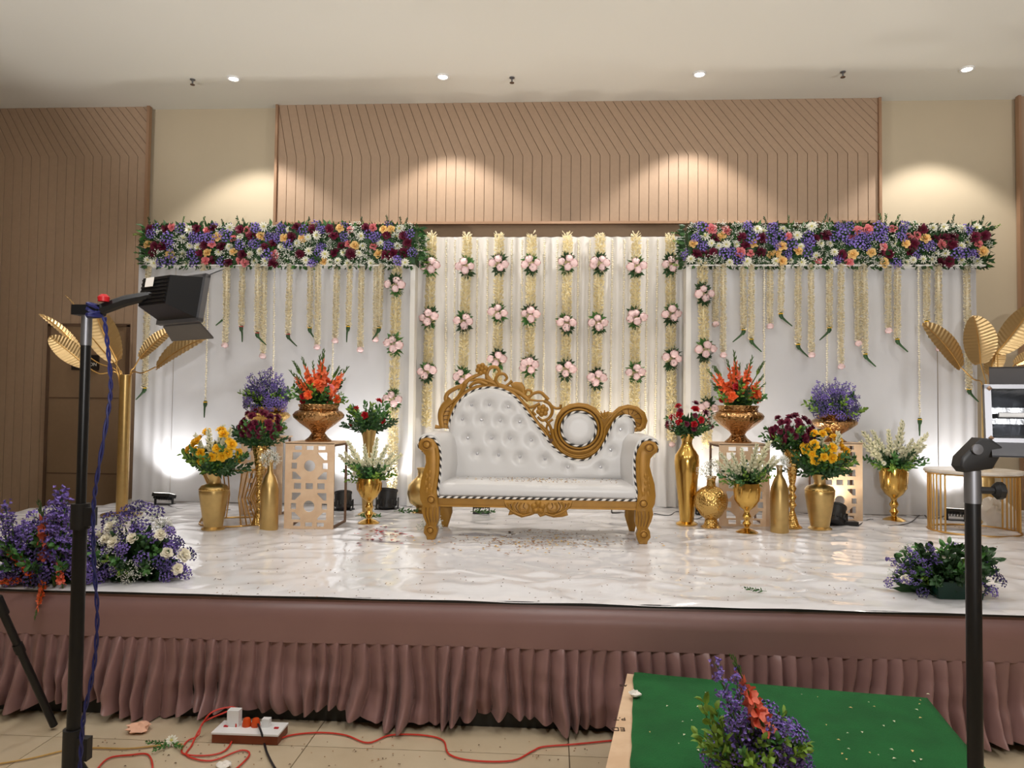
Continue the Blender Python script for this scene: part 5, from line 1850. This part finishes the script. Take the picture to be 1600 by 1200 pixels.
for k in range(4):
    bl.tube([(X + .03 + .016 * cos(a), 1.985 + .032 * sin(a), zt + .012 + .018 * sin(a * .5 + k)) for a in [2 * pi * q / 12 for q in range(13)]], .005, 5)
tag(bl.build('blue_cable', [M_BLUE]), 'blue twisted cord hanging down the stand beside the sign wall', 'cable')

# stand by the marble table
p1 = Vector((pw(1521, 900, 1.75).x, 1.75, 0))
X = p1.x
rs_ = thing('light_stand', 'black tripod light stand with an open silver reflector near the marble table', 'light stand', p1)
zt, zj, zh = pw(1520, 735, 1.75).z, pw(1520, 786, 1.75).z, .5
MB().tube([(X, 1.75, .1), (X, 1.75, zj)], .0165, 16).build('lower_pole', [M_BLKMET], rs_)
MB().tube([(X, 1.75, zj), (X, 1.75, zt)], .0175, 16).build('spigot', [M_SILV], rs_)
kn = MB()
kn.tube([(X + .012, 1.745, zj + .03), (X + .045, 1.74, zj + .03)], .008, 8)
kn.lathe([(.012, 0), (.02, .008), (.02, .02), (.01, .026)], 8, 0, Matrix.Translation((X + .04, 1.74, zj + .03)) @ Matrix.Rotation(pi / 2, 4, 'Y'))
kn.build('clamp_knob', [M_BLKPL], rs_)
hb = MB().tube([(X, 1.75, zh - .1), (X, 1.75, zh + .02)], .027, 16)
hb.build('tripod_hub', [M_BLKPL], rs_)
for a in (-1.0, 1.1, 3.2):
    MB().tube([(X + .02 * cos(a), 1.75 + .02 * sin(a), zh - .08), (X + .36 * cos(a), 1.75 + .36 * sin(a), .012)], .011, 10).build('leg', [M_BLKMET], rs_)
wd_ = [(1497, 728), (1500, 714), (1530, 684), (1546, 686), (1565, 700), (1560, 712), (1548, 732), (1505, 738)]
MB().prism([(pw(a, b, 1.74).x, pw(a, b, 1.74).z) for (a, b) in wd_], 1.73, 1.77, 0, .004).build('tilt_bracket', [M_BLKPL], rs_)
MB().lathe([(.012, 0), (.012, .006), (.001, .007)], 14, 0, dirM(pw(1526, 702, 1.725), (0, -1, 0))).build('bracket_bolt', [M_SILV], rs_)
flood_head(rs_, pw(1611, 647, 1.75), (-.25, -.95, .08), .17, .115, .09, True, False)

# neighbouring stand: only one leg reaches into view
p2 = Vector((pw(-60, 900, 3.1).x, 3.1, 0))
ft = pz(106, 1120, 0.012)
ft.y = min(ft.y, YF - .1)
os_ = thing('light_stand', 'black tripod stand whose slanting leg ends by the stage skirt', 'light stand', p2)
l0 = pw(-30, 880, 3.15)
MB().tube([(l0.x - .05, 3.15, .08), (l0.x - .05, 3.15, 1.9)], .0185, 14).build('pole', [M_BLKMET], os_)
lg = MB()
pa, pb = l0, Vector((pz(106, 1120, .02).x, YF - .16, .02))
lg.tube([pa, pb], .017, 10)
lg.tube([pa.lerp(pb, .2), pa.lerp(pb, .3)], .024, 10)
lg.tube([pa.lerp(pb, .48), pa.lerp(pb, .53)], .022, 10)
lg.build('leg', [M_BLKMET], os_)
MB().tube([l0 + Vector((-.05, 0, -.03)), l0 + Vector((-.05, 0, .06))], .03, 12).build('tripod_hub', [M_BLKPL], os_)
for a in (2.2, 4.0):
    MB().tube([l0 + Vector((-.05, 0, 0)), (l0.x - .05 + .5 * cos(a), 3.15 + .3 * sin(a), .015)], .015, 10).build('leg', [M_BLKMET], os_)

# ================================================================== FRONT FLOWER ARRANGEMENTS
def mound(name, label, px, py, wpx, hpx, flowers, sprigs, spikes, seed, z=STAGE, dy=.0, depth=.6):
    p = pz(px, py, z) + Vector((0, dy, .006))
    s = sc_at(p)
    r = random.Random(seed)
    t = thing(name, label, 'flowers', p)
    W, H = wpx / s / 2, hpx / s
    inst('foliage', F_TUFT[2], t, dirM(p, (0, 0, 1), 0, (W * .88, W * depth, H * .8)))['kind'] = 'stuff'
    order = [f for f in flowers for _ in range(f[3])]
    r.shuffle(order)
    n = len(order)
    for k, f in enumerate(order):
        a = 2.4 * k + r.uniform(-.5, .5)
        th = 1.5 * sqrt((k + .5) / n)
        d = Vector((sin(th) * cos(a), -abs(sin(th) * sin(a)) if r.random() < .75 else sin(th) * sin(a), cos(th)))
        q = p + Vector((d.x * W, d.y * W * depth, max(.02, d.z * H))) * (r.uniform(.98, 1.08) if f[0] in ('rose', 'carnation') else r.uniform(.8, 1.02))
        q.z = max(q.z, z + .03)
        inst(f[0], f[1], t, dirM(q, d + Vector((0, -.4, .2)), r.uniform(0, 6), f[2] * r.uniform(.85, 1.15)))
    for (nm, me, ln, cnt, tmax) in sprigs:
        for k in range(cnt):
            a = 2 * pi * (k + r.uniform(-.3, .3)) / cnt
            th = tmax * r.uniform(.4, 1.0)
            d = Vector((sin(th) * cos(a), -abs(sin(th) * sin(a)) * .9, cos(th) + .12))
            inst(nm, me, t, dirM(p + Vector((0, 0, .03)), d, r.uniform(0, 6), ln * r.uniform(.85, 1.1)))
    for (nm, me, qa, qb, sz) in spikes:
        A_, B_ = pw(qa[0], qa[1], p.y - W * depth * .7), pw(qb[0], qb[1], p.y - W * depth * 1.15)
        ln = (B_ - A_).length
        inst(nm, me, t, dirM(A_, B_ - A_, r.uniform(0, 6), (ln * sz, ln * sz, ln)))
    return t


mound('violet_arrangement', 'violet statice and red gladiolus arrangement at the stage corner', 62, 918, 150, 112,
      [('statice', F_STA[0], .042, 44), ('statice', F_STA[1], .042, 34), ('statice', F_STD[0], .042, 20)], [SPRA + (.3, 14, 1.4), SPRB + (.26, 14, 1.5)],
      [*[('statice_spike', F_SPK, (85, 905), q, 1.25) for q in ((98, 763), (90, 772), (105, 775), (97, 790), (84, 800), (112, 802), (70, 812))], *[('statice_spike', F_SPK, (25, 895), q, 1.25) for q in ((8, 785), (0, 800), (18, 805), (38, 815), (52, 822))], ('gladiolus', F_GLC, (85, 915), (60, 782), .9), ('gladiolus', F_GLO, (75, 925), (-8, 838), .8),
       ('gladiolus', F_GLO, (88, 900), (5, 866), .8), ('gladiolus', F_GLO, (75, 890), (54, 968), .8), ('gladiolus', F_GLO, (60, 900), (-30, 915), .8), ('gladiolus', F_GLC, (100, 930), (88, 868), .9)], 61, dy=.1)
mound('white_rose_arrangement', 'white rose, violet and gypsophila arrangement behind the black light stand', 200, 912, 155, 112,
      [('rose', F_CREAM, .036, 13), ('statice', F_STA[0], .042, 24), ('statice', F_STD[0], .045, 20), ('gypsophila', F_GYP[0], .05, 26)], [SPRA + (.24, 12, 1.5), SPRB + (.24, 12, 1.5), SPRC + (.22, 4, 1.55)], [], 62, dy=.1)
# tray arrangement on the other side
p = pz(1505, 940)
tr = thing('flower_tray', 'dark green plastic tray at the stage edge holding cut flowers', 'tray', p)
s = sc_at(p)
Wt, Ht = 74 / s, 27 / s
tm = MB()
vs = [(p.x + sx * Wt / 2 * k, p.y + .1 + sy * .09 * k, STAGE + .006 + z) for (z, k) in ((0, .9), (Ht, 1.0), (Ht, .94), (.012, .86)) for (sx, sy) in ((-1, -1), (1, -1), (1, 1), (-1, 1))]
fs = [(3, 2, 1, 0)] + [(l * 4 + i, l * 4 + (i + 1) % 4, l * 4 + 4 + (i + 1) % 4, l * 4 + 4 + i) for l in range(3) for i in range(4)] + [(12, 13, 14, 15)]
tm.add(vs, fs)
tm.build('tray_body', [M_TRAY], tr, smooth=False)
mound('green_arrangement', 'leafy arrangement with violet statice and white roses in the green tray', 1488, 934, 175, 78,
      [('statice', F_STA[0], .034, 10), ('statice', F_STD[0], .036, 10), ('rose', F_CREAM, .026, 4), ('gypsophila', F_GYP[0], .035, 5)], [SPRA + (.26, 22, 1.35), SPRB + (.27, 30, 1.5), SPRC + (.22, 6, 1.5)],
      [('statice_spike', F_SPK, (1450, 915), (1386, 872), .9), ('statice_spike', F_SPK, (1455, 915), (1400, 905), .9), ('statice_spike', F_SPK, (1470, 905), (1420, 858), .9), ('statice_spike', F_SPK, (1480, 900), (1452, 850), .8)], 63, dy=.1)

# ================================================================== STEP WITH GREEN CARPET
ZS = .33
c00, c10 = pz(979, 1049, ZS), pz(1443, 1091, ZS)
c01, c11 = pz(946, 1200, ZS), pz(1525, 1186, ZS)
# deepen towards the camera, outside the frame
c01 = c00 + (c01 - c00) * 1.25
c11 = c10 + (c11 - c10) * 1.32
stp = thing('step_block', 'plywood step block standing in front of the stage skirt', 'step', ((c00.x + c11.x) / 2, c00.y, 0))


def slab(mb, cs, z0, z1, mi=0):
    vs = [(c.x, c.y, z0) for c in cs] + [(c.x, c.y, z1) for c in cs]
    n = len(cs)
    fs = [tuple(range(n - 1, -1, -1)), tuple(range(n, 2 * n))] + [(i, (i + 1) % n, n + (i + 1) % n, n + i) for i in range(n)]
    mb.add(vs, fs, mi)
    return mb


lift = Vector((0, -.03, 0))
quad = [c01, c11, c10 + lift, c00 + lift]
slab(MB(), quad, ZS - .022, ZS).build('top_board', [M_PLY], stp, smooth=False)
cen = sum(quad, Vector()) / 4
slab(MB(), [c.lerp(cen, .06) for c in quad], .006, ZS - .022).build('step_frame', [M_PLYD], stp, smooth=False)
# stencilled letters on the bare ply edge, upside down to the camera
ed = (c01 - c00).normalized()
for (txt, px, py, sz) in (('ED', 966, 1139, .045), ('P.T', 968, 1123, .038), ('AE', 974, 1071, .03)):
    q = pz(px, py, ZS + .001)
    text('stencil_text', txt, sz, Matrix.Translation(q) @ Matrix.Rotation(pi, 4, 'Z'), M_INK, stp)
# carpet
mb = MB()
a0, a1 = c00 + lift + (c10 - c00).normalized() * .03, c01.lerp(c11, .075)
N1, N2 = 40, 30
for j in range(N2 + 1):
    L_, R_ = a0.lerp(a1, j / N2), (c10 + lift).lerp(c11, j / N2)
    for i in range(N1 + 1):
        q = L_.lerp(R_, i / N1)
        e = 0.012 * noise.noise((q.x * 2, q.y * 2, 1)) * (1 if 0 < i else .3)
        mb.v.append(Vector((q.x + (0.006 * noise.noise((q.y * 9, 0, 0)) if i == 0 else 0), q.y, ZS + .008 + max(0, e))))
o_ = len(mb.v)
for j in range(N2):
    for i in range(N1):
        a = j * (N1 + 1) + i
        mb.f.append((a + N1 + 1, a + N1 + 2, a + 1, a))
        mb.m.append(0)
# side drop on the open edge
for j in range(N2 + 1):
    q = mb.v[j * (N1 + 1) + N1]
    mb.v.append(Vector((q.x + .012, q.y + .004, ZS * .35 + .02 * noise.noise((q.y * 5, 1, 1)))))
for j in range(N2):
    a, b = j * (N1 + 1) + N1, (j + 1) * (N1 + 1) + N1
    mb.f.append((a, b, o_ + j + 1, o_ + j))
    mb.m.append(0)
tag(mb.build('green_carpet', [M_GREENC], None, angle=180), 'green carpet laid over the plywood step', 'carpet')
p = pz(1172, 1224, ZS)
mound('violet_arrangement', 'violet statice and coral gladiolus arrangement standing on the green carpet', 1180, 1222, 165, 120,
      [('statice', F_STA[0], .034, 30), ('statice', F_STA[1], .034, 26)], [SPRC + (.2, 16, 1.2), SPRA + (.18, 10, 1.1)],
      [('statice_spike', F_SPK, (1160, 1200), (1120, 1032), 1.0), ('statice_spike', F_SPK, (1165, 1205), (1150, 1048), 1.0), ('statice_spike', F_SPK, (1170, 1210), (1138, 1085), 1.2), ('statice_spike', F_SPK, (1200, 1215), (1235, 1128), 1.4),
       ('statice_spike', F_SPK, (1190, 1215), (1208, 1122), 1.4), ('gladiolus', F_GLC, (1212, 1180), (1142, 1022), .95), ('leaf_sprig', F_SPR[2], (1140, 1215), (1100, 1098), .8), ('leaf_sprig', F_SPR[2], (1150, 1215), (1092, 1160), .8), ('leaf_sprig', F_SPR[2], (1150, 1215), (1118, 1110), .8)], 64, ZS + .012)


def crumple(name, label, px, py, z, sz, m, cat, flat=.5):
    p = pz(px, py, z)
    mb = MB()
    N, K = 7, 14
    for i in range(N + 1):
        for j in range(K):
            th, a = pi * i / N, 2 * pi * j / K
            rr = sz * (1 + .7 * noise.noise((cos(a) * 1.7 + px, sin(a) * 1.7, th * 1.4)))
            mb.v.append(Vector((p.x + rr * sin(th) * cos(a), p.y + rr * sin(th) * sin(a), z + .002 + max(0, sz * flat + rr * flat * cos(th)))))
    for i in range(N):
        for j in range(K):
            mb.f.append((i * K + j, i * K + (j + 1) % K, (i + 1) * K + (j + 1) % K, (i + 1) * K + j))
            mb.m.append(0)
    tag(mb.build(name, [m], None, angle=25), label, cat)


crumple('paper_scrap', 'crumpled white paper scrap on the green carpet', 992, 1089, ZS + .01, .024, M_PAPER, 'paper')
crumple('tissue', 'crumpled peach tissue on the floor in front of the skirt', 217, 1142, 0, .05, M_PINKT, 'tissue', .35)
crumple('paper_scrap', 'small white paper scrap on the floor near the red wires', 350, 1199, 0, .03, M_PAPER, 'paper', .3)

# ================================================================== FLOOR CLUTTER
p = pz(330, 1162, 0)
q = pz(436, 1162, 0)
s = sc_at(p)
L = q.x - p.x
yc = p.y + .07
pb_ = thing('socket_board', 'mahogany and white socket board with plugs on the floor by the skirt', 'socket board', ((p.x + q.x) / 2, yc, 0))
MB().box(((p.x + q.x) / 2, yc, .022), (L, .13, .04)).build('board_side', [M_MAHOG], pb_, smooth=False)
MB().box(((p.x + q.x) / 2, yc, .045), (L * 1.02, .135, .008)).build('socket_plate', [M_WPLAST], pb_, smooth=False)
MB().box((p.x + L * .22, yc + .02, .085), (.055, .04, .075)).build('adapter', [M_WPLAST], pb_, smooth=False)
for k in (.42, .56):
    MB().lathe([(.021, 0), (.021, .012), (.017, .03), (.014, .036)], 12, c=(p.x + L * k, yc + .015, .049)).build('plug', [M_ORPL], pb_)
MB().box((p.x + L * .72, yc + .02, .068), (.036, .03, .036)).build('plug', [M_WPLAST], pb_, smooth=False)
for k in (.12, .9):
    MB().box((p.x + L * k, yc, .051), (.02, .012, .006)).build('rocker_switch', [M_REDP], pb_, smooth=False)

V3 = lambda px, py, h=0.0: pz(px, py, h + .004)
wire('red_wire', 'looped red wires tangled beside the socket board', [V3(372, 1110, .08), V3(360, 1106, .1), V3(330, 1115, .09), V3(312, 1140, .03), V3(300, 1165, .0), V3(292, 1182), V3(330, 1190), V3(375, 1174), V3(390, 1180), V3(372, 1200), V3(350, 1215)], .004, M_REDW)
wire('red_wire', 'red wire arching over the socket board adapter', [V3(368, 1112, .09), V3(369, 1130, .06), V3(366, 1150, .01), V3(352, 1174), V3(320, 1182), V3(285, 1178), V3(292, 1160), V3(310, 1150, .01), V3(318, 1130, .05), V3(355, 1113, .09)], .004, M_REDW)
wire('red_wire', 'short red wire bent over the floor tiles near the peach tissue', [V3(150, 1205), V3(170, 1186), V3(205, 1181), V3(230, 1180), V3(238, 1195), V3(236, 1212)], .004, M_REDW)
wire('red_wire', 'long red wire running along the floor under the skirt', [V3(428, 1160), V3(455, 1150), V3(500, 1146), V3(540, 1150), V3(575, 1162), V3(610, 1150), V3(660, 1150), V3(692, 1158), V3(702, 1180), V3(740, 1190), V3(800, 1190), V3(832, 1175), V3(850, 1168), V3(900, 1164), V3(960, 1158)], .004, M_REDW)
wire('tan_wire', 'thin tan wire lying along the floor before the skirt', [V3(-10, 1196), V3(50, 1186), V3(110, 1172), V3(150, 1170), V3(200, 1171), V3(250, 1166), V3(285, 1164)], .004, M_YELW)
wire('black_cable', 'black cable dropping from the socket board to the floor front', [V3(400, 1126, .05), V3(408, 1145, .055), V3(412, 1160, .0), V3(418, 1180), V3(432, 1205), V3(450, 1220)], .005, M_BLKW)
fp = pz(268, 1165, 0)
t = thing('fallen_flower', 'fallen white flower with green leaves on the floor beside the wires', 'flower', fp)
inst('chrysanthemum', F_MUM, t, dirM(fp + Vector((0, 0, .02)), (.2, -.6, .6), 0, .03))
for a in (3.4, 4.4, 5.6):
    inst('leaf_sprig', F_SPR[0], t, dirM(fp + Vector((0, 0, .012)), (cos(a), sin(a), .12), 0, .1))

# scattered petals
r = random.Random(5)


def petals(name, label, pts, m, sz, z):
    mb = MB()
    for (x, y) in pts:
        a = r.uniform(0, 6)
        s_ = sz * r.uniform(.5, 1.3)
        zz = z + r.uniform(.001, .005)
        mb.add([(x + s_ * cos(a), y + s_ * sin(a), zz), (x - s_ * .6 * sin(a), y + s_ * .6 * cos(a), zz + .003), (x - s_ * cos(a), y - s_ * sin(a), zz), (x + s_ * .6 * sin(a), y - s_ * .6 * cos(a), zz + .003)], [(0, 1, 2), (0, 2, 3)], r.choice((0, 0, 1)))
    o = tag(mb.build(name, m, None, angle=180), label, 'petals')
    o['kind'] = 'stuff'


def spread(n, fx, fy):
    return [(lambda q: (q.x, q.y))(pz(fx(), fy())) for _ in range(n)]


BRN = mat('dried_petal', (150, 104, 60), .7)
BRN2 = mat('dried_petal_dark', (92, 66, 44), .7)
petals('scattered_petals', 'dried petals and rice scattered thickly in front of the sofa', spread(420, lambda: r.gauss(840, 75), lambda: min(915, max(832, r.gauss(848, 9)))), [BRN, P_YELLOW], .013, STAGE + .014)
petals('scattered_petals', 'small dry flecks scattered all over the white stage sheet', spread(620, lambda: r.uniform(300, 1560), lambda: r.uniform(815, 945)), [BRN2, BRN], .006, STAGE + .012)
petals('scattered_petals', 'red rose petals dropped on the sheet near the tuberose goblet', spread(46, lambda: r.gauss(592, 18), lambda: min(850, max(826, r.gauss(835, 6)))) + spread(12, lambda: r.uniform(555, 720), lambda: r.uniform(825, 856)), [P_RED, P_MAROON], .021, STAGE + .013)
mb_pts = [(r.uniform(xs0 + .1, xs1 - .1) if r.random() < .4 else r.gauss(SCX, .2), r.uniform(SY + .08, SB - .08)) for _ in range(190)]
petals('seat_petals', 'dried petals scattered over the white sofa seat', mb_pts, [BRN, P_YELLOW], .008, zs1 + .004)
petals('carpet_flecks', 'pale petal flecks scattered over the green carpet', [(lambda q: (q.x, q.y))(pz(r.uniform(1000, 1460), r.uniform(1085, 1200), ZS)) for _ in range(50)], [P_TUBE, P_PEACH], .007, ZS + .012)
petals('floor_flecks', 'dark leaf flecks scattered over the beige floor tiles', [(lambda q: (q.x, q.y))(pz(r.uniform(150, 940), r.uniform(1152, 1200), 0)) for _ in range(110)], [BRN2, BRN], .006, .002)
for (px, py, lab) in ((1198, 930, 'single green leaf lying near the stage edge'), (270, 872, None), (560, 812, None)):
    q = pz(px, py) + Vector((0, 0, .02))
    if lab:
        o = inst('fallen_leaf', F_SPR[0], None, dirM(q, (-1, .5, .02), 0, .1))
        tag(o, lab, 'leaf')
for (px, py, lab) in ((615, 804, 'green leafy sprig lying behind the small goblet'), (555, 812, 'green leafy sprig lying beside the small goblet foot'), (735, 805, 'green leafy sprig lying behind the sofa legs')):
    q = pz(px, py) + Vector((0, 0, .03))
    tag(inst('fallen_sprig', F_SPR[0], None, dirM(q, (1, -.1, .05), 1, .2)), lab, 'leaf')

# unseen floodlight stands, added to carry the lamps that brighten the ceiling
for (ux, uy, (ax, ay)), lab in zip(ADDED_UPL, ('added black floodlight stand turned to the ceiling, by the sign side wall', 'added black floodlight stand turned to the ceiling, by the marble table side', 'added black floodlight stand turned to the ceiling behind the viewer')):
    t = thing('light_stand', lab, 'light stand', (ux, uy, 0))
    MB().tube([(ux, uy, .1), (ux, uy, 1.78)], .017, 12).build('pole', [M_BLKMET], t)
    for a in (.3, 2.4, 4.5):
        MB().tube([(ux, uy, .6), (ux + .4 * cos(a), uy + .4 * sin(a), .012)], .011, 8).build('leg', [M_BLKMET], t)
    d = (Vector((ax, ay, CEIL)) - Vector((ux, uy, 1.95))).normalized()
    flood_head(t, Vector((ux, uy, 1.95)) - d * .06, d, .19, .135, .1, False)
